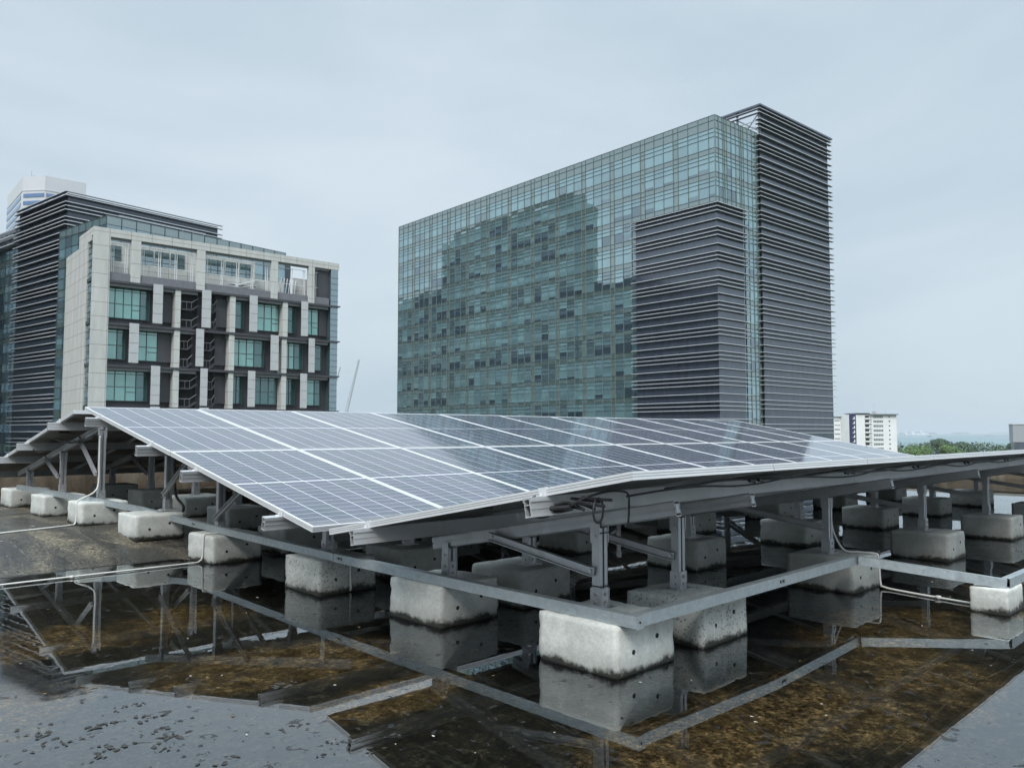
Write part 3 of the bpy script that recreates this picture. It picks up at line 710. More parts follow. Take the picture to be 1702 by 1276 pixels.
cable('conduit', [(-1.2, 6.86, 0.010), (0.5, 6.885, 0.012), (1.46, 6.90, 0.013), (2.3, 6.90, 0.012), (2.88, 6.90, 0.011), (2.958, 6.91, 0.018), (2.986, 6.914, 0.05), (2.992, 6.914, 0.15), (2.998, 6.914, 0.236), (3.03, 6.914, 0.247), (3.16, 6.914, 0.25)],
      0.007, M['white_plastic'], 'thin white conduit crossing the wet roof and climbing the nearer left block', 'conduit', clips=[(1.95, 6.90, 0.011)])
cable('conduit', [(-0.6, 8.5, rise(8.5) + .01), (1.2, 8.72, rise(8.72) + .01), (2.0, 8.93, rise(8.93) + .008), (2.52, 9.12, 0.178), (2.60, 9.17, 0.19), (2.615, 9.18, 0.26), (2.62, 9.18, 0.40), (2.66, 9.19, 0.44), (2.79, 9.22, 0.50), (2.85, 9.27, 0.60), (2.853, 9.28, 0.9), (2.853, 9.28, 1.1)],
      0.009, M['white_plastic'], 'white conduit running from the far left floor up the tallest post', 'conduit')
cable('conduit', [(6.0, 2.42, 0.24), (6.0, 2.335, 0.236), (6.0, 2.322, 0.2), (6.0, 2.318, 0.05), (6.0, 2.29, 0.012), (6.0, 2.1, 0.008), (5.95, 1.75, 0.008), (5.9, 1.62, 0.008)][:0] + [(5.945, 2.63, 0.55), (5.95, 2.62, 0.40), (5.99, 2.56, 0.262), (6.03, 2.46, 0.25), (6.04, 2.352, 0.249), (6.04, 2.326, 0.22), (6.04, 2.318, 0.05), (6.04, 2.29, 0.014), (5.99, 2.1, 0.009), (5.93, 1.8, 0.009), (5.90, 1.62, 0.009)],
      0.008, M['white_plastic'], 'thin pale conduit going down the block at the tie beam bend and across the water', 'conduit', clips=[(5.95, 1.9, 0.01)])
cable('conduit', [(3.55, 5.2, 0.012), (3.25, 5.0, 0.011), (3.21, 4.92, 0.02), (3.205, 4.918, 0.1), (3.20, 4.915, 0.2)], 0.008, M['white_plastic'], 'short pale conduit down the side of the pitted third block', 'conduit')
# black cable loops at the raised corner
yb, zb = on2(1.80, 0.037)
def loop(cx, cy, cz, r, turns=1.0, a0=0, n=20, tilt=0.3):
    return [(cx + math.cos(a0 + 2 * math.pi * turns * k / n) * r, cy + math.cos(a0 + 2 * math.pi * turns * k / n) * r * tilt, cz + math.sin(a0 + 2 * math.pi * turns * k / n) * r) for k in range(n + 1)]
CG = 'black cables tied under the raised front edge'
def hi(x, dy, dz): return (x, YH + dy, ZH + dz - dy * 0.187)
cable('cable', [hi(2.60, 0.62, -0.06), hi(2.62, 0.50, -0.09), hi(2.60, 0.36, -0.10), hi(2.60, 0.28, -0.075), hi(2.66, 0.22, -0.06), hi(2.75, 0.2, -0.06), hi(2.84, 0.22, -0.075), hi(2.9, 0.26, -0.13), hi(2.92, 0.28, -0.2)], 0.005, M['cable'], 'black cable arching beside the nearest post head', 'cable', CG)
cable('cable', loop(2.635, YH + 0.22, ZH - 0.175, 0.052, 2.2, 1.2, 44), 0.0045, M['cable'], 'double black cable loop hanging below the raised panel corner', 'cable', CG, n=2)
cable('cable', loop(2.60, YH + 0.52, ZH - 0.175, 0.05, 1.1, 0.5, 24, -0.8), 0.004, M['cable'], 'small black cable loop left of the hanging double loop', 'cable', CG, n=2)
mb = MB()
for k in range(7):
    a = Vector((2.60 + random.uniform(-.01, .03), YH + 0.50 - k * 0.035, ZH - 0.175 + k * 0.008 + random.uniform(-.012, .012)))
    mb.tube(smooth_path([a, a + Vector((0.02, -0.06, random.uniform(-.02, .02))), a + Vector((0.03, -0.14, random.uniform(-.02, .01)))], 4), 0.007, 7)
mb.tube([(2.595, YH + 0.50, ZH - 0.185), (2.595, YH + 0.34, ZH - 0.165)], 0.011, 8)
tag(mb.build('cable_bundle', M['cable'], off=(2.6, YH + .4, ZH - .08)), 'knot of black connectors beside the hanging cable loop', 'cable bundle')
pts = []
x = 2.95
while x < 15:
    pts.append((x, YH + 0.10 + 0.03 * math.sin(x * 2.1), ZH - 0.075 - 0.018 * abs(math.sin(x * math.pi / W)))); x += 0.29
cable('cable', pts, 0.006, M['cable'], 'long black cable slung just below the raised front edge', 'cable', CG, n=3)
pts = []
x = 2.75
while x < 15:
    pts.append((x, YH + 0.17 + 0.02 * math.cos(x * 3.1), ZH - 0.092 - 0.028 * abs(math.sin(x * math.pi / W + .8)))); x += 0.31
cable('cable', pts, 0.005, M['cable'], 'thinner black cable sagging behind the long one', 'cable', CG, n=3)
mb = MB()
for k in range(1, 11):
    for dx in (-0.04, 0.05):
        q = Vector((XG + k * W * 0.98 + dx, YH + 0.10, ZH - 0.088)); mb.tube([q, q + Vector((0.07, 0.01, -0.008))], 0.009, 7)
tag(mb.build('cable_connector', M['cable'], off=(XG, YH, ZH)), 'black plug connectors along the slung cable', 'connectors', kind='stuff')
cable('cable', [(3.19, 8.26, 1.04), (3.23, 8.22, 0.95), (3.235, 8.2, 0.7), (3.245, 8.17, 0.5), (3.29, 8.1, 0.40), (3.27, 8.05, 0.35)], 0.014, M['cable'], 'thick black hose curving down the post beside the first brace', 'cable')
cable('cable', [(2.7, 10.4, 1.06), (2.78, 10.05, 1.02), (2.84, 9.6, 1.06), (2.85, 9.4, 1.12), (2.86, 9.30, 1.08)], 0.011, M['cable'], 'black cable running along the inclined beam to the tallest post', 'cable')
cable('cable', [(2.63, 11.1, 0.96), (2.63, 10.7, 0.90), (2.66, 10.3, 0.97), (2.72, 9.95, 1.05), (2.80, 9.8, 1.03)], 0.005, M['cable'], 'thin black cable drooping below the back slope at the left', 'cable')
for zc, lb in ((0.62, 'upper black cable tie round the nearest post'), (0.35, 'lower black cable tie round the nearest post')):
    mb = MB(); X, Y = 3.22, 2.64
    for (a, b, c, d) in ((-.037, .037, -.036, -.032), (-.037, .037, .032, .036), (-.037, -.033, -.032, .032), (.033, .037, -.032, .032)): mb.box(a, b, c, d, 0, 0.006)
    o = mb.build('cable_tie', M['cable']); o.location = (X, Y, zc); tag(o, lb, 'cable tie')

# ------------------------------------------------------------------ buildings
M['t_blind'] = glassmat('glass over pale blinds', (0.155, 0.280, 0.290), 0.37, (0.76, 0.90, 0.98))
M['t_blind2'] = glassmat('glass over grey blinds', (0.112, 0.205, 0.215), 0.37, (0.76, 0.90, 0.98))
M['t_dark'] = glassmat('dark office glass', (0.014, 0.030, 0.037), 0.36, (0.72, 0.84, 0.92))
M['rail_glass'] = pmat('grey balustrade', (0.17, 0.17, 0.19), 0.4)
M['t_mid'] = glassmat('mid tone office glass', (0.060, 0.105, 0.11), 0.36, (0.76, 0.88, 0.95))  # tone between the blind panes and the dark panes
M['t_span'] = glassmat('grey green spandrel glass', (0.085, 0.125, 0.112), 0.34, (0.80, 0.9, 0.93))
M['t_col'] = glassmat('pale column cladding glass', (0.135, 0.185, 0.165), 0.30, (0.8, 0.9, 0.93))
M['mull'] = pmat('dark mullion', (0.075, 0.105, 0.105), 0.5, 0.2)
M['mullv'] = pmat('grey mullion', (0.20, 0.26, 0.26), 0.45, 0.3)
M['fin_shade'] = pmat('louvre plate with painted shade', (0.055, 0.062, 0.080), 0.5)  # shadow below each louvre is put into this dark plate colour
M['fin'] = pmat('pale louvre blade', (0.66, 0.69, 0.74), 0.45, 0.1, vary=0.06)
def mat_cladding(name, c0, c1, pw, ph, refl=0.10):
    m, t, b = newmat(name); v = texco(t)
    s = t.nodes.new('ShaderNodeSeparateXYZ'); t.links.new(v, s.inputs[0])
    q = math_(t, 'ADD', s.outputs[0], s.outputs[1])
    cb_ = t.nodes.new('ShaderNodeCombineXYZ'); t.links.new(q, cb_.inputs[0]); t.links.new(s.outputs[2], cb_.inputs[1])
    br = t.nodes.new('ShaderNodeTexBrick'); br.offset = 0; t.links.new(cb_.outputs[0], br.inputs[0]); br.inputs['Scale'].default_value = 1
    br.inputs['Brick Width'].default_value = pw; br.inputs['Row Height'].default_value = ph; br.inputs['Mortar Size'].default_value = 0.03
    br.inputs['Color1'].default_value = (*c0, 1); br.inputs['Color2'].default_value = (*c1, 1); br.inputs['Mortar'].default_value = (*[k * 0.45 for k in c0], 1)
    n = noise_node(t, 0.5, 6, 0.7, scaled(t, v, (2, 2, 0.5))); st = ramp(t, n.outputs[0], [(0.35, (0.72, 0.72, 0.72)), (0.65, (1.15, 1.15, 1.15))]).outputs[0]
    t.links.new(mixc(t, 1.0, br.outputs[0], st, 'MULTIPLY'), b.inputs['Base Color']); b.inputs['Roughness'].default_value = 0.35
    g = t.nodes.new('ShaderNodeBsdfGlossy'); g.inputs['Color'].default_value = (0.8, 0.85, 0.95, 1); g.inputs['Roughness'].default_value = 0.06
    ms = t.nodes.new('ShaderNodeMixShader'); ms.inputs[0].default_value = refl; t.links.new(b.outputs[0], ms.inputs[1]); t.links.new(g.outputs[0], ms.inputs[2]); t.links.new(ms.outputs[0], t.nodes['Material Output'].inputs[0])
    return m
M['clad'] = mat_cladding('slate grey cladding', (0.050, 0.064, 0.094), (0.064, 0.078, 0.108), 1.9, 1.4, 0.12)
M['clad2'] = mat_cladding('navy cladding', (0.014, 0.026, 0.046), (0.020, 0.033, 0.056), 1.8, 1.0, 0.07)
M['steel'] = pmat('pale steel', (0.45, 0.48, 0.52), 0.5, 0.3)

GZ = -25.0
MATS_T = None
def curtain(parent, ax, length, ztop, zbot, bays, toprows, rows, seed, part='glass_band', fh=4.21, blind=0.62, inset=0.0):
    """ax: function (s, out, z) -> local point. One part per storey, then the mullion grid of the face."""
    rnd = random.Random(seed)
    mats = [M['t_blind'], M['t_blind2'], M['t_dark'], M['t_mid'], M['t_span'], M['t_col']]
    xs_ = [0.0]; kinds = []
    i = 0
    while xs_[-1] < length - 0.3:
        w_, k = bays[min(i, 0) if i == 0 else 1 + (i - 1) % (len(bays) - 1)]; xs_.append(min(length, xs_[-1] + w_)); kinds.append(k); i += 1
    def q(mb, a, b, z0, z1, m, jit=0.0):
        o0 = rnd.uniform(-jit, jit); o1 = rnd.uniform(-jit, jit)
        mb.face([ax(a, o0, z0), ax(b, o0, z0), ax(b, o1, z1), ax(a, o1, z1)], m)
    hl = [ztop]
    z = ztop; mb = MB()
    for (h, kk) in toprows:
        for a, b, k in zip(xs_, xs_[1:], kinds): q(mb, a, b, z - h, z, 4 if kk == 's' or k == 'c' else 0 if kk == 'u' else (0 if rnd.random() < .4 else 1 if rnd.random() < .6 else 3), 0.004)
        z -= h; hl.append(z)
    mb.build(part, mats, parent)
    fl = 0
    while z > zbot + 0.5:
        mb = MB(); open_floor = fl in (4, 7); dens = rnd.uniform(0.86, 0.99)
        off_ = 0.0
        for (h, kk) in rows:
            z1, z0 = z - off_, z - off_ - h
            run = 0
            for bi, (a, b, k) in enumerate(zip(xs_, xs_[1:], kinds)):
                if kk == 's': q(mb, a, b, z0, z1, 4, 0.004); continue
                if k == 'c': q(mb, a, b, z0, z1, 5, 0.004); continue
                sg_ = random.Random(seed * 77 + fl * 31 + (bi + 3) // 4); sd_ = random.Random(seed * 1000 + fl * 97 + bi); grp = sg_.random() < 0.16
                dropped = sd_.random() < (0.12 if grp else dens) and not (open_floor and sd_.random() < .65)
                lvl = sd_.choice([1.0, 1.0, 1.0, 1.0, 1.0, 0.85, 0.75, 0.55]) if dropped else sd_.choice([0, 0, 0, 0.25])
                bm = 0 if sd_.random() < 0.55 else 1
                if kk == 'u': q(mb, a, b, z0, z1, bm if (dropped or sd_.random() < .5) else 3, 0.004)
                else:
                    zc = z1 - (z1 - z0) * lvl
                    if lvl > 0.02: q(mb, a, b, zc, z1, bm, 0.004)
                    if lvl < 0.98: q(mb, a, b, z0, zc, 2 if sd_.random() < .75 else 3, 0.004)
            off_ += h; hl.append(z - off_)
        mb.build(part, mats, parent); z -= off_; fl += 1
    mb = MB(); t_ = 0.075
    def bx(a, b, o0, o1, z0, z1, m):
        p = [ax(a, o0, z0), ax(b, o0, z0), ax(b, o1, z0), ax(a, o1, z0), ax(a, o0, z1), ax(b, o0, z1), ax(b, o1, z1), ax(a, o1, z1)]; mb.hexa(p, m)
    for h in hl: bx(0, length, 0.008, 0.07, h - t_ / 2, h + t_ / 2, 0)
    for a in xs_: bx(a - t_ / 2, a + t_ / 2, 0.008, 0.12, z, ztop, 1)
    mb.build('mullion_grid', [M['mull'], M['mullv']], parent)
# --- big glass tower with two louvred blocks
GA = Vector((117.87, 70.70, 0)); RZ = R(-3.55)
tw = thing('office_tower', 'tall green glass office tower with louvred grey blocks on its right', 'office tower', (GA.x, GA.y, GZ), RZ)
zo = -GZ
LEN = 98.8; TOP = 55.45 + zo
mb = MB(); mb.box(0.35, 12.9, 0.35, LEN - .35, 0, TOP - 0.6); mb.box(0.02, 12.7, 0.02, LEN, TOP - 0.04, TOP + 0.02)
mb.box(0.02, 0.3, 0.05, LEN, TOP - 0.55, TOP - 0.045)
mb.build('wall', M['clad'], tw)
bays_l = [(1.3, 'w'), (2.17, 'w'), (2.17, 'w'), (2.17, 'w'), (1.06, 'c')]
topr = [(0.9, 's'), (1.4, 's'), (0.7, 'u'), (0.8, 'u'), (1.9, 'v')]
rows_ = [(0.9, 's'), (0.65, 'u'), (0.8, 'u'), (1.86, 'v')]
curtain(tw, lambda s, o, z: (-o, s, z), LEN, TOP, zo - 10, bays_l, topr, rows_, 3)
curtain(tw, lambda s, o, z: (s, -o, z), 13.2, TOP, zo - 10, [(1.0, 'w'), (1.2, 'w'), (0.55, 'c'), (0.65, 'w'), (1.35, 'w'), (1.35, 'w')], topr, rows_, 9)
# annex
AT = 40.04 + zo
mb = MB(); mb.box(-0.32, 7.6, -0.32, 17.4, 0, AT - 0.05); mb.build('annex_wall', M['clad'], tw)
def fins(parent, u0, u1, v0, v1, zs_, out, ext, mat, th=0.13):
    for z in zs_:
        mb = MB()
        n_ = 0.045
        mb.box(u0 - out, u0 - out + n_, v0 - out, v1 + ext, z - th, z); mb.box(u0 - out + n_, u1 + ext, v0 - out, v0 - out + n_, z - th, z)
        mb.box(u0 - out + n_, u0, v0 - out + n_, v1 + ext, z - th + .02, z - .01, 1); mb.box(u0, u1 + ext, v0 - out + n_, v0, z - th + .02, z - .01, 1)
        mb.build('louver_fin', [mat, M['fin_shade']], parent)
zs_ = []
k = 0
while True:
    b_ = AT - 4.21 * k; done = b_ < zo - 4
    if done: break
    zs_ += [b_ - q for q in (0, 0.70, 1.41, 2.86)]; k += 1
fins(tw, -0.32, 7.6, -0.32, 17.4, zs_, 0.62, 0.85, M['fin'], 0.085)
# right louvred tower
LT = 60.6 + zo; U0, U1 = 13.35, 38.3
mb = MB(); mb.box(U0, U1, -0.3, 22, 0, TOP + 0.1, 0); mb.box(U0 + 0.3, U1, -0.3, 0.1, TOP + 0.102, LT - 0.5, 0)
mb.box(U1 - 0.4, U1, 0.102, 22, TOP + 0.102, LT - 0.5, 0)
mb.build('louver_tower_wall', M['clad'], tw)
mb = MB()
for (uu, vv) in ((U0 + 0.05, -0.25), (U0 + 0.05, 4.2), (U0 + 0.05, 8.6), (U0 + 4, 8.6), (U0 + 8, 8.6)): mb.box(uu - 0.16, uu + 0.16, vv - 0.16, vv + 0.16, TOP + 0.11, LT - 0.1)
for z in (LT - 2.6, LT - 3.9): mb.box(U0, U0 + 0.12, -0.2, 8.6, z - 0.1, z)
mb.bar((U0 + 0.3, 0.2, LT - 1.5), (U0 + 8, 8.4, LT - 1.6), 0.16, 0.16); mb.bar((U0 + 0.3, 8.4, LT - 1.5), (U0 + 8, 0.4, LT - 1.7), 0.16, 0.16)
mb.bar((U0 + 0.3, 4.2, LT - 1.5), (U0 + 8, 4.2, LT - 1.6), 0.16, 0.16)
mb.build('roof_frame', M['steel'], tw)
mb = MB(); mb.box(U0 - 0.75, U0 + 0.2, -1.05, 9, LT - 0.32, LT); mb.box(U0 + 0.2, U1 + 0.8, -1.05, -0.1, LT - 0.32, LT); mb.build('roof_cap', M['clad'], tw)
mb = MB(); mb.box(U0 - 0.12, U0 + 0.02, -0.42, -0.31, 0, LT - 0.4); mb.build('corner_trim', M['mull'], tw)
zs_ = [LT - 0.70, LT - 1.43]
k = 0
while True:
    b_ = LT - 2.64 - 4.25 * k
    if b_ < zo - 4: break
    zs_ += [b_ - q for q in (0, 0.77, 1.54, 2.96)]; k += 1
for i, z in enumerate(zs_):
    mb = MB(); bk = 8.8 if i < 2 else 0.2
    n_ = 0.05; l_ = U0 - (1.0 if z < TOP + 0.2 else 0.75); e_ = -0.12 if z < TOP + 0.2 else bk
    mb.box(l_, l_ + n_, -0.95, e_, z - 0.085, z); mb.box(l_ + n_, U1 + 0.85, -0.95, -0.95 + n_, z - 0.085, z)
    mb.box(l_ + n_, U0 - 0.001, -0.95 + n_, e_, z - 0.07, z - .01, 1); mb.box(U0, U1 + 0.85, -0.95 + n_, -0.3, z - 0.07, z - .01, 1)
    mb.build('louver_fin', [M['fin'], M['fin_shade']], tw)

# --- beige framed building
M['beige'] = None
def mat_beige():
    m, t, b = newmat('beige stone cladding'); v = texco(t)
    s = t.nodes.new('ShaderNodeSeparateXYZ'); t.links.new(v, s.inputs[0])
    qq = math_(t, 'ADD', math_(t, 'ADD', s.outputs[0], s.outputs[1]), 0.6)
    fx = math_(t, 'GREATER_THAN', math_(t, 'ABSOLUTE', math_(t, 'SUBTRACT', math_(t, 'FRACT', math_(t, 'DIVIDE', qq, 2.2)), 0.5)), 0.489)
    fz = math_(t, 'GREATER_THAN', math_(t, 'ABSOLUTE', math_(t, 'SUBTRACT', math_(t, 'FRACT', math_(t, 'DIVIDE', s.outputs[2], 1.55)), 0.5)), 0.485)
    j = math_(t, 'MAXIMUM', fx, fz)
    n = noise_node(t, 0.7, 6, 0.7, scaled(t, v, (1.5, 1.5, 0.3)))
    c = ramp(t, n.outputs[0], [(0.3, (0.45, 0.455, 0.44)), (0.7, (0.58, 0.585, 0.565))]).outputs[0]
    c = mixc(t, j, c, (0.20, 0.19, 0.18)); t.links.new(c, b.inputs['Base Color']); b.inputs['Roughness'].default_value = 0.7; return m
M['beige'] = mat_beige()
M['dkgrey'] = pmat('dark grey panel', (0.058, 0.060, 0.070), 0.5, vary=0.12, scale=0.5)
M['mdgrey'] = pmat('mid grey soffit', (0.22, 0.22, 0.24), 0.6, vary=0.1)
M['screen'] = pmat('perforated pale screen', (0.47, 0.485, 0.50), 0.5, vary=0.06, scale=2)
M['teal'] = glassmat('teal window glass', (0.125, 0.300, 0.272), 0.28, (0.70, 0.95, 0.92), wob=0.03, scale=0.3, vary=0.25)
M['teald'] = glassmat('dark teal window glass', (0.030, 0.085, 0.085), 0.2, (0.65, 0.88, 0.88), wob=0.03)
M['white'] = pmat('white paint', (0.72, 0.74, 0.75), 0.5, vary=0.05)
BB = thing('office_building', 'beige framed office block with teal windows, pale screens and dark stair bays', 'office building', (27.145, 92.42, GZ), R(-3.5))
def bz(z): return z + zo
mb = MB(); mb.box(1.7, 29.3, 1.3, 12.6, 0, bz(17.6)); mb.box(0.4, 1.7, 2.6, 12.6, 0, bz(17.6)); mb.build('wall', M['dkgrey'], BB)
mb = MB(); mb.box(0, 1.7, 0, 0.35, 0, bz(22.6)); mb.box(0.002, 0.7, 2.5, 6.5, 0, bz(22.1)); mb.box(0.7, 1.7, 0.352, 0.7, 0, bz(22.1))
mb.box(0.3, 0.7, 6.502, 12.9, 0, bz(22.15)); mb.box(0.05, 0.3, 6.502, 12.9, 0, bz(22.15)); mb.build('stone_frame', M['beige'], BB)
mb = MB(); mb.box(0, 29.62, 0, 0.9, bz(22.6), bz(23.5)); mb.box(0, 0.9, 0.902, 6.5, bz(22.12), bz(23.5)); mb.build('parapet_beam', M['beige'], BB)
# left flank glazing
mb = MB(); mb.box(0.16, 0.21, 0.702, 2.498, 0, bz(21.6))
mb.build('flank_glass', M['t_mid'], BB)
mb = MB()
for z in range(0, 34): mb.box(0.11, 0.155, 0.72, 2.49, bz(21.5 - z * 0.72) - 0.04, bz(21.5 - z * 0.72))
for z in (18.0, 13.3, 8.7, 4.1): mb.box(0.02, 0.108, 0.71, 2.492, bz(z) - 0.35, bz(z))
mb.build('flank_transoms', M['mull'], BB)
LED = [17.84, 13.18, 8.58, 4.0, -0.6, -5.2]
for z in LED:
    mb = MB(); mb.box(1.702, 29.5, -0.12, 1.28, bz(z) - 0.28, bz(z) - 0.02); mb.build('ledge', M['dkgrey'], BB)
    mb = MB(); mb.box(1.71, 11.3, 0.15, 0.45, bz(z) - 0.62, bz(z) - 0.285); mb.box(15.0, 28.2, 0.15, 0.45, bz(z) - 0.62, bz(z) - 0.285); mb.build('soffit_beam', M['mdgrey'], BB)
def window(u0, u1, z0, z1, tint, hopper=True):
    mb = MB(); mb.box(u0, u1, 1.10, 1.16, bz(z0), bz(z1)); wd = mb.build('window', M['teal'] if tint == 't' else M['teald'], BB)
    mb = MB(); n = max(1, round((u1 - u0) / 0.95))
    for i in range(n + 1):
        a = u0 + (u1 - u0) * i / n; mb.box(a - 0.035, a + 0.035, 1.03, 1.098, bz(z0), bz(z1))
    for z in (z0 + 0.04, z0 + (z1 - z0) * 0.46, z0 + (z1 - z0) * 0.87, z1 - 0.04): mb.box(u0, u1, 1.045, 1.095, bz(z) - 0.035, bz(z) + 0.035)
    if hopper: mb.box(u1 - (u1 - u0) / n + .04, u1 - .04, 1.04, 1.097, bz(z0 + (z1 - z0) * 0.30) - .03, bz(z0 + (z1 - z0) * 0.30) + .03)
    mb.build('mullions', M['mull'], wd)
ROWS = {1: 'w1.71-5.2t w5.2-6.2d s6.21-7.25 p7.3-8.7 f8.71-9.32 x9.35-11.59 s11.66-12.71 x12.75-13.71 p13.75-15.08 f15.09-15.75 w15.8-17.2d s17.4-18.39 w18.9-21.75t f21.83-22.48 w22.6-24.0d s24.19-25.11 w25.4-27.2t p27.3-28.4',
        2: 'w1.71-2.9t w2.9-3.75d s3.8-4.8 w4.85-7.17t p7.2-8.68 f8.69-9.32 x9.35-11.0 s11.07-11.97 x12.0-13.6 p13.7-15.04 f15.05-15.71 w15.75-18.6t w18.6-19.9d s20.18-21.21 p21.25-21.74 f21.76-22.41 w22.45-23.9t w23.9-25.1d s25.28-26.12 w26.15-26.7t w26.7-27.7d',
        3: 'w1.71-5.0t w5.0-6.15d s6.19-7.16 p7.2-8.67 f8.68-9.32 x9.35-11.6 s11.67-12.5 x12.55-13.7 p13.75-15.07 f15.08-15.66 w15.74-17.2d s17.37-18.28 w18.5-21.6d f21.78-22.42 w22.5-24.1d s24.2-25.11 w25.44-26.8t w26.8-27.6d',
        4: 'w1.71-6.2d s6.21-7.25 p7.3-8.7 f8.71-9.32 x9.35-11.59 s11.66-12.71 p13.75-15.08 f15.09-15.75 w15.8-21.7d f21.83-22.48 w22.6-27.0d'}
import re
for r_, spec in ROWS.items():
    zt = LED[r_ - 1]; zb = LED[r_]
    for it in spec.split():
        k, a, b, tn = re.match(r'([a-z])([\d.]+)-([\d.]+)([td]?)', it).groups(); a = float(a); b = float(b)
        if k == 'w': window(a, b, zb + 0.62, zt - 0.5, tn, b - a > 1.5)
        elif k == 's':
            mb = MB(); z0, z1 = bz(zb + 0.25), bz(zt + 0.06); n = 4
            for i in range(n):
                h = (z1 - z0) / n; mb.box(a, b, -0.30, -0.22, z0 + i * h + 0.02, z0 + (i + 1) * h - 0.02)
            mb.box(a + .04, b - .04, -0.219, -0.15, z0, z1); mb.build('screen_panel', M['screen'], BB)
        elif k == 'f': mb = MB(); mb.box(a, b, -0.02, 1.2, bz(zb + 0.0), bz(zt - 0.285)); mb.build('stone_fin', M['beige'], BB)
        elif k == 'p': mb = MB(); mb.box(a, b, 0.95, 1.25, bz(zb + 0.6), bz(zt - 0.65)); mb.build('grey_panel', M['dkgrey'], BB)
        elif k == 'x':
            mb = MB(); mb.box(a, b, 1.20, 1.295, bz(zb), bz(zt - 0.3)); mb.build('stair_recess', M['dark'], BB)
            mb = MB(); m_ = (zb + zt) / 2 - 0.15
            for (q0, q1) in ((zb + 0.05, m_), (m_, zt - 0.35)):
                zz = q0 + 1.0
                mb.bar((a + 0.1, 0.45, bz(zz)), (a + (b - a) * .62, 0.45, bz(zz)), 0.05, 0.07); mb.bar((a + (b - a) * .62, 0.45, bz(zz)), (b - 0.1, 0.45, bz(zz + .55)), 0.05, 0.07)
                mb.box(a + 0.05, a + (b - a) * .62, 0.3, 1.1, bz(q0), bz(q0) + 0.16, 1); mb.box(a + .12, a + .2, 0.9, 1.0, bz(q0) + .162, bz(m_) - .002, 1); mb.bar((a + (b - a) * .62, 0.7, bz(q0 + .08)), (b - 0.1, 0.7, bz(q0 + 0.65)), 0.8, 0.14, 1)
                for q in (a + 0.15, a + (b - a) * .35, a + (b - a) * .6): mb.box(q, q + .03, 0.44, 0.47, bz(q0) + 0.16, bz(zz))
            mb.build('stair_flight', [M['mdgrey'], M['dkgrey']], BB)
# terrace storey
for (a, b) in ((3.86, 4.87), (11.06, 12.04), (20.23, 21.1), (25.28, 26.12)):
    mb = MB(); mb.box(a, b, 0.02, 0.5, bz(17.82), bz(22.6)); mb.build('stone_fin', M['beige'], BB)
mb = MB(); mb.box(1.72, 19.6, 3.6, 3.9, bz(17.6), bz(22.9)); mb.box(19.6, 24.6, 6.0, 6.3, bz(17.6), bz(21.2)); mb.box(24.9, 29.2, 3.9, 4.2, bz(17.6), bz(21.6))
mb.box(19.3, 19.6, 3.902, 6.3, bz(17.6), bz(22.9)); mb.build('terrace_wall', M['beige'], BB)
mb = MB(); mb.box(26.9, 28.44, 0.5, 3.8, bz(17.86), bz(22.59)); mb.build('grey_panel', M['dkgrey'], BB)
for (a, b) in ((2.2, 3.7), (5.2, 7.2), (7.4, 9.0), (9.2, 10.8), (12.4, 13.9), (14.0, 15.6), (15.8, 17.4), (17.6, 19.2)):
    mb = MB(); mb.box(a, b, 3.52, 3.598, bz(20.7), bz(22.45)); wd = mb.build('window', M['t_mid'], BB)
    mb = MB(); mb.box((a + b) / 2 - .03, (a + b) / 2 + .03, 3.46, 3.518, bz(20.7), bz(22.45)); mb.box(a, b, 3.46, 3.518, bz(21.1), bz(21.18)); mb.build('mullions', M['mull'], wd)
for (a, b) in ((1.75, 3.84), (4.9, 11.04), (12.06, 20.2), (21.12, 25.26), (26.14, 28.3)):
    mb = MB()
    mb.box(a, b, 0.30, 0.34, bz(22.32), bz(22.59), 1)
    mb.box(a, b, 0.2, 0.26, bz(17.84), bz(18.75), 2)
    n = max(1, round((b - a) / 1.95)) if b - a > 3 else 1
    for i in range(n + 1):
        q = a + 0.35 + (b - a - 0.7) * i / n
        for d in (-0.11, 0.11): mb.box(q + d - 0.03, q + d + 0.03, 0.6, 0.66, bz(17.9), bz(22.1))
    mb.box(a + .3, b - .3, 0.61, 0.65, bz(22.0), bz(22.06)); mb.box(a + .3, b - .3, 0.61, 0.65, bz(20.0), bz(20.06))
    mb.build('screen_frame', [M['white'], M['mdgrey'], M['rail_glass']], BB)
mb = MB()
for (p0, p1) in (((15.8, 1.6, 19.0), (19.2, 2.6, 20.3)), ((16.0, 2.4, 18.8), (19.0, 1.8, 19.5)), ((15.6, 1.9, 19.4), (18.6, 2.9, 19.5))):
    mb.bar((p0[0], p0[1], bz(p0[2])), (p1[0], p1[1], bz(p1[2])), 0.9, 0.10)
for i in range(6):
    q = 22.3 + i * 0.5; mb.bar((q, 2.5 + i * 0.2, bz(17.9)), (q + 0.5, 2.7 + i * .2, bz(21.2)), 0.09, 0.09)
for i in range(4): mb.bar((26.6 + i * 0.4, 2.5, bz(17.9)), (26.7 + i * 0.4, 2.7, bz(21.6)), 0.09, 0.09)
mb.build('terrace_steelwork', M['white'], BB)
mb = MB(); mb.box(28.45, 29.5, 0.05, 1.2, 0, bz(22.58)); mb.build('end_glass', M['t_mid'], BB)
mb = MB()
for i in range(52): mb.box(28.43, 29.53, 0.02, 0.048, bz(21.5 - i * 0.78) - 0.05, bz(21.5 - i * 0.78))
for z in LED: mb.box(28.4, 29.85, -0.1, 0.6, bz(z) - 0.14, bz(z) - .015) if False else mb.box(29.51, 29.85, -0.05, 0.6, bz(z) - 0.14, bz(z))
mb.build('end_transoms', M['mull'], BB)

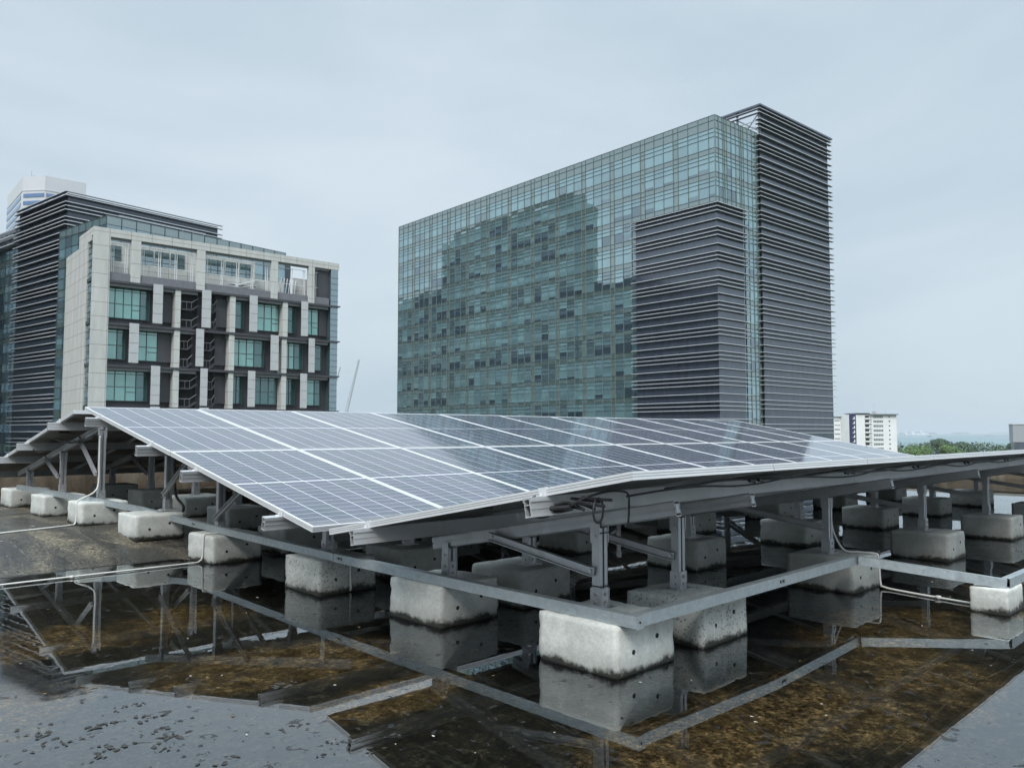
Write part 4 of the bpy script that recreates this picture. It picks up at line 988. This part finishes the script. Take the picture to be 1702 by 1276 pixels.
# --- navy louvred building behind the beige one
LB = thing('office_building', 'navy office block wrapped in thin horizontal louvres behind the beige block', 'office building', (32.416, 122.26, GZ), R(7.6))
mb = MB(); mb.box(0, 23.2, 0, 16.6, 0, bz(34.7)); mb.build('wall', M['clad2'], LB)
zs_ = [bz(34.94), bz(34.40), bz(33.46), bz(32.9), bz(32.35)]
k = 0
while 31.34 - 3.1 * k > -3:
    zs_ += [bz(31.34 - 3.1 * k - q) for q in (0, 0.55, 1.1, 2.1)]; k += 1
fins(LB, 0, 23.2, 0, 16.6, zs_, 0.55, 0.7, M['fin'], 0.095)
mb = MB(); mb.box(0.4, 27, -14.4, -0.9, 0, bz(28.3)); mb.build('podium_wall', M['clad2'], LB)
GG = Vector((33.05, 107.64, 0))
d_ = Matrix.Rotation(-R(7.6), 3, 'Z') @ (GG - Vector((32.416, 122.26, 0)))
mb = MB(); gx, gy = d_.x, d_.y
mats_g = [M['t_blind2'], M['t_mid'], M['t_dark'], M['t_span'], M['mull']]
gt = bz(28.85)
for fl in range(13):
    for (h0, h1) in ((0, 1.1), (1.1, 2.6), (2.6, 4.1)):
        z1 = gt - fl * 4.1 - h0; z0 = gt - fl * 4.1 - h1
        if z0 < 0: continue
        for i in range(14):
            a = gx + 27.2 * i / 14; b = gx + 27.2 * (i + 1) / 14; m_ = 3 if h0 == 0 else random.choice([0, 1, 1, 2]); mb.face([(a, gy, z0), (b, gy, z0), (b, gy, z1), (a, gy, z1)], m_)
        for i in range(7):
            a = gy + 13.6 * i / 7; b = gy + 13.6 * (i + 1) / 7; m_ = 3 if h0 == 0 else random.choice([0, 1, 1, 2]); mb.face([(gx, b, z0), (gx, a, z0), (gx, a, z1), (gx, b, z1)], m_)
        mb.box(gx - 0.05, gx + 27.2, gy - 0.05, gy - 0.005, z1 - 0.05, z1 + 0.0, 4); mb.box(gx - 0.05, gx - 0.005, gy, gy + 13.6, z1 - 0.05, z1, 4)
for i in range(15): a = gx + 27.2 * i / 14; mb.box(a - .03, a + .03, gy - 0.08, gy - 0.051, 0, gt, 4)
for i in range(8): a = gy + 13.6 * i / 7; mb.box(gx - .08, gx - .051, a - .03, a + .03, 0, gt, 4)
mb.face([(gx, gy, gt), (gx + 27.2, gy, gt), (gx + 27.2, gy + 13.6, gt), (gx, gy + 13.6, gt)], 3)
mb.build('glass_volume', mats_g, LB)
mb = MB()
for i in range(3): mb.bar((gx + 12 + i * 1.6, gy + 3, gt), (gx + 12 + i * 1.6, gy + 3, gt + 1.1), 0.09, 0.09)
mb.bar((gx + 3, gy + 3, gt + 1.1), (gx + 15.5, gy + 3, gt + 1.1), 0.12, 0.12)
mb.build('roof_railing', M['steel'], LB)
# wing to the left
wx, wy = (Matrix.Rotation(-R(7.6), 3, 'Z') @ (Vector((30.29, 140.45, 0)) - Vector((32.416, 122.26, 0)))).xy
mb = MB(); wt_ = bz(32.2)
mb.box(wx + 0.3, wx + 20, wy, wy + 26, 0, wt_)
mb.build('wing_wall', M['clad2'], LB)
mb = MB()
for fl in range(14):
    for (h0, h1) in ((0, 1.0), (1.0, 2.5), (2.5, 4.1)):
        z1 = wt_ - fl * 4.1 - h0; z0 = wt_ - fl * 4.1 - h1
        if z0 < 0: continue
        for i in range(16):
            a = wy - 1 + 27 * i / 16; b = wy - 1 + 27 * (i + 1) / 16; mb.face([(wx, b, z0), (wx, a, z0), (wx, a, z1), (wx, b, z1)], 3 if h0 == 0 else random.choice([1, 1, 2, 2, 0]))
        mb.box(wx - 0.06, wx - 0.005, wy - 1, wy + 26, z1 - 0.05, z1, 4)
for i in range(17): a = wy - 1 + 27 * i / 16; mb.box(wx - .1, wx - .061, a - .03, a + .03, 0, wt_, 4)
mb.build('wing_glass', mats_g, LB)
for z in (0, 0.9, 2.2):
    mb = MB(); mb.box(wx - 0.9, wx - 0.11, wy - 1, wy + 26, wt_ - z, wt_ - z + 0.14); mb.build('louver_fin', M['fin'], LB)

# --- white tower far left
WTp = [(116.6, 567.7), (113.8, 518.6), (122.4, 507.3), (143.7, 506.2), (147.5, 522), (135, 585)]
wt = thing('office_tower', 'distant pale tower with a blank crown and blue window bands, top left', 'office tower', (120, 510, GZ))
poly = [(a - 120, b - 510) for a, b in WTp]
M['wtower'] = pmat('white concrete tower', (0.56, 0.57, 0.60), 0.7, vary=0.05, scale=0.05)
M['wblue'] = glassmat('blue tower glass', (0.05, 0.12, 0.26), 0.2, (0.7, 0.85, 1.0))
mb = MB(); mb.prism(poly, 0, bz(148.2)); mb.build('wall', M['wtower'], wt)
ci_ = (sum(p[0] for p in poly) / 6, sum(p[1] for p in poly) / 6)
for k in range(14):
    z1 = bz(138.1) - k * 4.3; mb = MB()
    for i in (0, 1, 2):
        a, b = Vector((*poly[i], 0)), Vector((*poly[i + 1], 0)); d = (b - a).normalized(); n = Vector((d.y, -d.x, 0))
        if n.dot(a - Vector((*ci_, 0))) < 0: n = -n
        A_ = a + d * 0.8; B_ = b - d * (0.3 if i < 2 else 7.0); 
        if i == 0: B_ = b - d * 4
        mb.bar(A_ + n * 0.02 + Vector((0, 0, z1 - 1.1)), B_ + n * 0.02 + Vector((0, 0, z1 - 1.1)), 0.5, 2.2, 0)
    wd = mb.build('window_band', M['wblue'], wt)
mb = MB()
for i in (0, 1, 2):
    a, b = Vector((*poly[i], bz(139.9))), Vector((*poly[i + 1], bz(139.9))); mb.bar(a, b, 0.5, 0.35)
mb.build('cornice', M['wtower'], wt)
mb = MB(); mb.tube([(-1.2, 12, bz(148)), (-1.2, 12, bz(153.5))], 0.28, 6); mb.tube([(0.2, 12, bz(148)), (0.2, 12, bz(151.5))], 0.2, 6); mb.build('mast', M['steel'], wt)

# --- apartment slabs at the right
AP = thing('apartment_block', 'white high-rise apartment block with a dark blue end panel and dark stair openings', 'apartment block', (486.3, 202.5, GZ), math.atan2(184.1 - 202.5, 512.2 - 486.3))
M['apt'] = pmat('white apartment wall', (0.78, 0.79, 0.79), 0.8, vary=0.05, scale=0.2)
M['navy'] = pmat('navy painted panel', (0.030, 0.028, 0.085), 0.6)
M['winap'] = pmat('apartment glass', (0.16, 0.19, 0.20), 0.3, vary=0.2)
M['roofap'] = pmat('apartment roof slab', (0.16, 0.18, 0.20), 0.8)
LA = 31.8
mb = MB(); mb.box(0, LA - 0.1, 0, 12, 0, bz(12.1)); mb.build('wall', M['apt'], AP)
mb = MB(); mb.box(0, 4.3, -0.4, 0, 0, bz(12.6)); mb.build('end_panel', M['navy'], AP)
FZ = [9.3 - 2.78 * k for k in range(12)]
for z in FZ:
    mb = MB(); mb.face([(1.9, -0.44, bz(z)), (3.6, -0.44, bz(z)), (3.6, -0.44, bz(z + 0.35)), (1.9, -0.44, bz(z + 0.35))]); mb.face([(2.7, -0.44, bz(z + .352)), (3.6, -0.44, bz(z + .352)), (3.4, -0.44, bz(z + 1.7)), (3.0, -0.44, bz(z + 1.7))])
    mb.build('painted_mark', M['apt'], AP)
for z in FZ:
    mb = MB(); mb.box(10.5, 13.2, -0.05, 0.02, bz(z + .9), bz(z + 2.3)); mb.box(13.6, 15.0, -0.05, 0.02, bz(z + .2), bz(z + 1.2)); mb.build('stair_opening', M['dark'], AP)
    mb = MB(); mb.box(10.3, 14.8, -0.9, -0.052, bz(z + .1), bz(z + 0.85)); mb.build('balcony', M['apt'], AP)
    mb = MB(); mb.box(16.0, 22.6, -0.06, 0.02, bz(z + .85), bz(z + 2.2)); wd = mb.build('window', M['winap'], AP)
    mb = MB(); [mb.box(16.0 + k * 1.1 - .08, 16.0 + k * 1.1 + .08, -0.12, -0.062, bz(z + .85), bz(z + 2.2)) for k in range(7)]; mb.build('window_frame', M['apt'], wd)
    mb = MB(); mb.box(26.4, 27.3, -0.06, 0.02, bz(z + 1.2), bz(z + 2.0)); mb.build('small_window', M['dark'], AP)
mb = MB(); mb.box(4.4, 13.5, -0.8, 12.5, bz(12.7), bz(13.2)); mb.box(12.8, LA + 0.4, -1.6, 12.5, bz(11.95) + .17, bz(12.6)); mb.box(5, 12, 0.5, 11, bz(12.11), bz(12.69)); mb.build('roof', M['roofap'], AP)
mb = MB(); mb.box(20, 24, 3, 7, bz(12.62), bz(14.4)); mb.tube([(19.5, 4, bz(12.6)), (19.5, 4, bz(19))], 0.16, 5); mb.tube([(27, 4, bz(12.6)), (27, 4, bz(16.5))], 0.12, 5); mb.build('roof_plant', M['wtower'], AP)
AP2 = thing('apartment_block', 'cream apartment wing half hidden behind the louvred tower edge', 'apartment block', (478.0, 216.0, GZ), math.atan2(184.1 - 202.5, 512.2 - 486.3))
mb = MB(); mb.box(-6, 14.5, 3, 14, 0, bz(10.7)); mb.build('wall', M['apt'], AP2)
mb = MB(); mb.box(-6, 15, 2.0, 14.5, bz(10.702), bz(11.2)); mb.build('roof', M['roofap'], AP2)
for z in FZ:
    mb = MB(); mb.box(1.0, 8.2, 2.94, 3.02, bz(z - 1.2), bz(z + 0.2)); mb.build('window', M['winap'], AP2)
    mb = MB(); mb.box(10.5, 14.0, 2.94, 3.02, bz(z - 1.0), bz(z - 0.4)); mb.build('window', M['winap'], AP2)
mb = MB(); mb.box(3, 6, 6, 9, bz(11.2), bz(12.6)); mb.box(8, 9.5, 6, 9, bz(11.2), bz(13)); mb.build('roof_plant', M['wtower'], AP2)
# --- grey box at the right edge
GB = thing('utility_building', 'plain pale grey building cut by the right edge, dark band at its foot', 'building', (344.7, 82.1, GZ), R(-72))
M['greyb'] = pmat('pale grey sheet', (0.33, 0.35, 0.38), 0.7, vary=0.04, scale=0.1)
mb = MB(); mb.box(0, 26, 0, 16, bz(-2.4), bz(4.2)); mb.build('upper_wall', M['greyb'], GB)
mb = MB(); mb.box(0.4, 26, 0.3, 16, 0, bz(-2.402)); mb.build('lower_wall', M['clad'], GB)
mb = MB(); mb.box(-0.2, 26.2, -0.2, 16.2, bz(4.2), bz(4.5)); mb.build('roof_edge', M['wtower'], GB)

# --- buildings to the left of the view that show only as reflections in the tower glass
for (x0, x1, y0, y1, zt, lb) in ((-4, 8, 228, 331, 97, 'tallest dark office slab beyond the left edge, mirrored in the tower glass'), (-30, 8, 332, 430, 70, 'farthest slab beyond the left edge, lower than the tallest'), (-30, 8, 194.5, 227.5, 55, 'middle dark slab beyond the left edge'), (-34, 6, 118, 194, 46, 'lowest and nearest dark slab beyond the left edge')):
    o = thing('office_building', lb, 'office building', (x0, y0, GZ))
    mb = MB(); mb.box(0, x1 - x0, 0, y1 - y0, 0, bz(zt)); mb.box(2, x1 - x0 - 3, 4, y1 - y0 - 6, bz(zt) + 0.001, bz(zt) + 6); mb.build('wall', M['clad2'], o)
    for k in range(int((zt + 25) / 4.2)):
        mb = MB(); mb.box(x1 - x0, x1 - x0 + 0.15, 1, y1 - y0 - 1, k * 4.2 + 1, k * 4.2 + 2.8); mb.build('window_band', M['t_dark'], o)

# --- cranes
def crane(a, b, w_, label):
    off = Vector(a); t = thing('tower_crane', label, 'crane', tuple(off)); P, Q = Vector((0, 0, 0)), Vector(b) - off; mb = MB()
    sd_ = Vector((0.7, -0.7, 0)); u_ = (Q - P).normalized().cross(sd_).normalized()
    cs = [sd_ * w_ / 2, -sd_ * w_ / 2, u_ * w_]
    n = 18
    for c in cs: mb.tube([P + c, Q + c * 0.5], 0.13, 4)
    for i in range(n):
        f0, f1 = i / n, (i + 1) / n
        for j in range(3): mb.tube([P.lerp(Q, f0) + cs[j] * (1 - f0 / 2), P.lerp(Q, f1) + cs[(j + 1) % 3] * (1 - f1 / 2)], 0.09, 3)
    mb.build('jib', M['steel'], t)
    mb = MB(); mb.box(-1.4, 1.4, -1.4, 1.4, GZ - off.z, -1.0); mb.build('mast', M['steel'], t)
crane((220.0, 344.6, 8.0), (224.9, 339.7, 37.9), 1.4, 'slender lattice crane jib rising behind the solar panels, right of the beige block')
crane((226.3, 366.3, 22.0), (229.1, 363.5, 35.9), 0.7, 'tiny crane jib peeping out at the right edge of the beige block')

# ------------------------------------------------------------------ trees
def mat_leaf(name, a, b, c):
    m, t, bs = newmat(name); g = t.nodes.new('ShaderNodeNewGeometry'); v = texco(t)
    n = noise_node(t, 0.22, 4, 0.6, v); mixn = math_(t, 'ADD', math_(t, 'MULTIPLY', g.outputs['Random Per Island'], 0.5), math_(t, 'MULTIPLY', n.outputs[0], 0.5))
    r = ramp(t, mixn, [(0.3, a), (0.5, b), (0.7, c)]); t.links.new(r.outputs[0], bs.inputs['Base Color']); bs.inputs['Roughness'].default_value = 0.7; return m
M['leaf'] = mat_leaf('dark leaves', (0.022, 0.050, 0.024), (0.040, 0.082, 0.034), (0.062, 0.115, 0.045))
M['leafb'] = mat_leaf('bright leaves', (0.045, 0.095, 0.022), (0.085, 0.16, 0.035), (0.125, 0.21, 0.05))
M['bark'] = pmat('bark', (0.10, 0.08, 0.06), 0.9)
def crown_mb(rnd, lobes, n, size):
    mb = MB()
    for (cx, cy, cz, rx, ry, rz) in lobes:
        for _ in range(n):
            d = Vector((rnd.gauss(0, 1), rnd.gauss(0, 1), rnd.gauss(0, 1))).normalized(); r = rnd.uniform(0.72, 1.06)
            p = Vector((cx + d.x * rx * r, cy + d.y * ry * r, cz + d.z * rz * r))
            nrm = (d + Vector((rnd.uniform(-.6, .6), rnd.uniform(-.6, .6), rnd.uniform(-.4, .8)))).normalized()
            a = nrm.orthogonal().normalized(); b = nrm.cross(a); s1 = size * rnd.uniform(0.6, 1.3)
            mb.face([p + a * s1, p + b * s1 * .7, p - a * s1, p - b * s1 * .7])
    return mb
def tree(loc, h, rad, mat, label, seed, lob=9, n=150, size=0.55):
    n = 330; size = 0.62; rnd = random.Random(seed); t = thing('broadleaf_tree', label, 'tree', loc, 0, 'trees between the roof and the sea')
    lb = []
    for k in range(lob):
        a = rnd.uniform(0, 6.28); q = rnd.uniform(0, 0.72) * rad; rr = rad * rnd.uniform(0.30, 0.48)
        lb.append((math.cos(a) * q, math.sin(a) * q, h - rr * 0.8 - (q / rad) ** 2 * rad * 0.5 * rnd.uniform(.8, 1.4), rr, rr, rr * 0.75))
    crown_mb(rnd, lb, n, size).build('crown', mat, t)
    mb = MB(); mb.tube([(0, 0, 0), (0.2, 0.1, h * .35), (0.1, 0.3, h * 0.6)], 0.45, 7)
    for c in lb[:5]: mb.tube([(0.1, 0.2, h * 0.45), ((c[0]) * .6, c[1] * .6, c[2] - 2), (c[0], c[1], c[2])], 0.18, 5)
    mb.build('trunk', M['bark'], t)
def along(px_, Z):
    a = TH - math.atan((px_ - 851) / 1321.2); r = Z / math.cos(TH - a); return (math.cos(a) * r, math.sin(a) * r)
tr_spec = [((616.0, 232.0), 17.5, 15, 'leafb', 'bright green rounded tree crown beside the white apartment block'), ((640, 214), 18.3, 15, 'leafb', 'bright green spreading crown, middle of the pale green trees'),
           ((652, 200), 17.5, 12, 'leafb', 'bright green tree where the pale crowns meet the dark wood'), ((745, 233), 21.4, 12, 'leaf', 'tallest dark tree crown standing up above the wood'),
           ((755, 219), 18.6, 12, 'leaf', 'dark tree just right of the tallest crown'), ((760, 178), 19.2, 9, 'leaf', 'dark pointed crown next to the pale grey building'), ((600, 246), 16.5, 10, 'leafb', 'small bright crown closest to the apartment block foot')]
for i, (xy, h, rad, mt, lb) in enumerate(tr_spec): tree((xy[0], xy[1], GZ), h, rad, M[mt], lb, 50 + i)
rnd = random.Random(5); lob = []
for k in range(130):
    f_ = rnd.random(); cx = 720 + rnd.uniform(0, 200); cy = 330 - f_ * 300 + (cx - 720) * 0.1
    rr = rnd.uniform(4, 8); lob.append((cx, cy, GZ + rnd.uniform(9.0, 14.5) - rr * 0.3 + (cx - 720) * 0.006, rr * 1.3, rr * 1.3, rr * 0.8))
tag(crown_mb(rnd, lob, 100, 0.9).build('wood', M['leaf']), 'dark green wood along the shore behind the single trees', 'wood', kind='stuff')

# ------------------------------------------------------------------ ships and low islands
def ship(xy, l, hgt, hull, label, rz):
    t = thing('cargo_ship', label, 'ship', (xy[0], xy[1], -26.3), rz, 'ships anchored off the shore')
    mb = MB(); w_ = l * 0.16
    b_ = [(-l / 2, -w_ / 2 * .7), (l * .38, -w_ / 2), (l / 2, 0), (l * .38, w_ / 2), (-l / 2, w_ / 2 * .7)]
    mb.prism([(x_ * .97, y_) for x_, y_ in b_], 0, hgt * 0.25, 0); mb.prism(b_, hgt * .251, hgt * 0.42, 0); mb.build('hull', hull, t)
    mb = MB(); mb.box(-l * .46, -l * .30, -w_ * .4, w_ * .4, hgt * 0.42, hgt); mb.box(-l * .44, -l * .34, -w_ * .2, w_ * .2, hgt, hgt * 1.25); mb.build('deck_house', M['white'], t)
    mb = MB()
    for k in range(4): mb.cyl((-l * .17 + k * l * .15, 0, hgt * .5), (0, 1, 0), l * 0.055, w_ * .7, 12) if k % 2 else mb.box(-l * .22 + k * l * .15, -l * .12 + k * l * .15, -w_ * .4, w_ * .4, hgt * .421, hgt * .62)
    mb.tube([(l * .3, 0, hgt * .42), (l * .3, 0, hgt * .9)], l * 0.006, 5); mb.build('deck_cargo', M['white'], t)
M['hullb'] = pmat('blue grey hull', (0.10, 0.16, 0.24), 0.6); M['hullw'] = pmat('pale hull', (0.45, 0.5, 0.52), 0.6)
mv = R(45 - 90)
x_, y_ = along(1543, 5200); ship((x_, y_), 34, 22, M['hullb'], 'nearest small blue grey ship on the pale sea', mv + 0.5)
x_, y_ = along(1527, 7000); ship((x_, y_), 150, 30, M['hullw'], 'long pale tanker behind the small blue ship', mv)
x_, y_ = along(1536, 9000); ship((x_, y_), 120, 44, M['hullw'], 'white ship farthest out, overlapping the tanker', mv + 0.2)
x_, y_ = along(1510, 8000); ship((x_, y_), 90, 30, M['hullw'], 'pale ship at the left end of the anchorage', mv)
M['isle'] = pmat('far shore', (0.16, 0.22, 0.22), 0.9)
for i, (pxa, pxb, Z, h) in enumerate(((1492, 1556, 14000, 45), (1580, 1612, 16000, 40), (1634, 1652, 7500, 5), (1640, 1760, 24000, 60))):
    a = Vector((*along(pxa, Z), 0)); b = Vector((*along(pxb, Z), 0)); mb = MB(); n = 24; rnd = random.Random(i)
    top = [h * (0.35 + 0.65 * math.sin(math.pi * k / n) ** .5 * rnd.uniform(.6, 1)) for k in range(n + 1)]
    dpt = (a.normalized() * 600)
    for k in range(n):
        p, q = a.lerp(b, k / n), a.lerp(b, (k + 1) / n)
        mb.hexa([p + Vector((0, 0, -28)), q + Vector((0, 0, -28)), q + dpt + Vector((0, 0, -28)), p + dpt + Vector((0, 0, -28)), p + Vector((0, 0, -26 + top[k])), q + Vector((0, 0, -26 + top[k + 1])), q + dpt + Vector((0, 0, -26 + top[k + 1])), p + dpt + Vector((0, 0, -26 + top[k]))])
    tag(mb.build('island_hills', M['isle']), kind='structure')

# ------------------------------------------------------------------ litter on the roof
M['litter_a'] = pmat('pale flake', (0.50, 0.48, 0.42), 0.9); M['litter_b'] = pmat('dead leaf', (0.16, 0.10, 0.05), 0.9); M['litter_c'] = pmat('dark scum', (0.03, 0.03, 0.028), 0.8)
rnd = random.Random(21); mb = MB()
def flake(x, y, z, r, m, asp=1.0):
    a0 = rnd.uniform(0, 6.28); n = rnd.choice([4, 5, 6, 7]); pts = []
    for k in range(n):
        a = a0 + 6.283 * k / n; q = r * rnd.uniform(0.55, 1.2); dx, dy = math.cos(a) * q * asp, math.sin(a) * q
        pts.append((x + dx * math.cos(a0) - dy * math.sin(a0), y + dx * math.sin(a0) + dy * math.cos(a0), z + rnd.uniform(0.0006, 0.003)))
    mb.face(pts, m)
for k in range(420):
    x, y = rnd.uniform(-0.5, 8.5), rnd.uniform(0.5, 6.2); flake(x, y, 0.0005, rnd.uniform(0.002, 0.007), rnd.choice([0, 0, 1, 1, 2]), rnd.choice([1, 1, 2.2]))
for k in range(150):
    x, y = rnd.uniform(-0.5, 2.9), rnd.uniform(7.8, 12.5); flake(x, y, rise(y) + 0.003, rnd.uniform(0.004, 0.014), rnd.choice([0, 1, 1]), rnd.choice([1, 2]))
for c in range(34):      # rafts of scum drifting on the bright water
    cx, cy = rnd.gauss(1.05, 0.32), rnd.gauss(2.95, 0.42)
    for k in range(rnd.choice([3, 5, 9, 14])): flake(cx + rnd.gauss(0, 0.045), cy + rnd.gauss(0, 0.02), 0.0004, rnd.uniform(0.003, 0.011), 2, rnd.uniform(1, 2.6))
for c in range(8):
    cx, cy = rnd.uniform(1.3, 2.0), rnd.uniform(1.7, 2.6)
    for k in range(7): flake(cx + rnd.gauss(0, 0.03), cy + rnd.gauss(0, 0.015), 0.0004, rnd.uniform(0.003, 0.008), 2, rnd.uniform(1, 2.6))
tag(mb.build('leaf_litter', [M['litter_a'], M['litter_b'], M['litter_c']]), 'small flakes of litter and scum scattered over the wet roof', 'litter', kind='stuff')

# ------------------------------------------------------------------ thin moist air
m = bpy.data.materials.new('haze air'); m.use_nodes = True; t = m.node_tree; t.nodes.clear()
o = t.nodes.new('ShaderNodeOutputMaterial'); pv = t.nodes.new('ShaderNodeVolumePrincipled')
pv.inputs['Color'].default_value = (0.86, 0.93, 0.98, 1); pv.inputs['Density'].default_value = 0.000085; pv.inputs['Anisotropy'].default_value = 0.1
t.links.new(pv.outputs[0], o.inputs['Volume'])
mb = MB(); mb.box(-70000, 70000, -70000, 70000, -30, 185)
tag(mb.build('haze', m), kind='stuff')
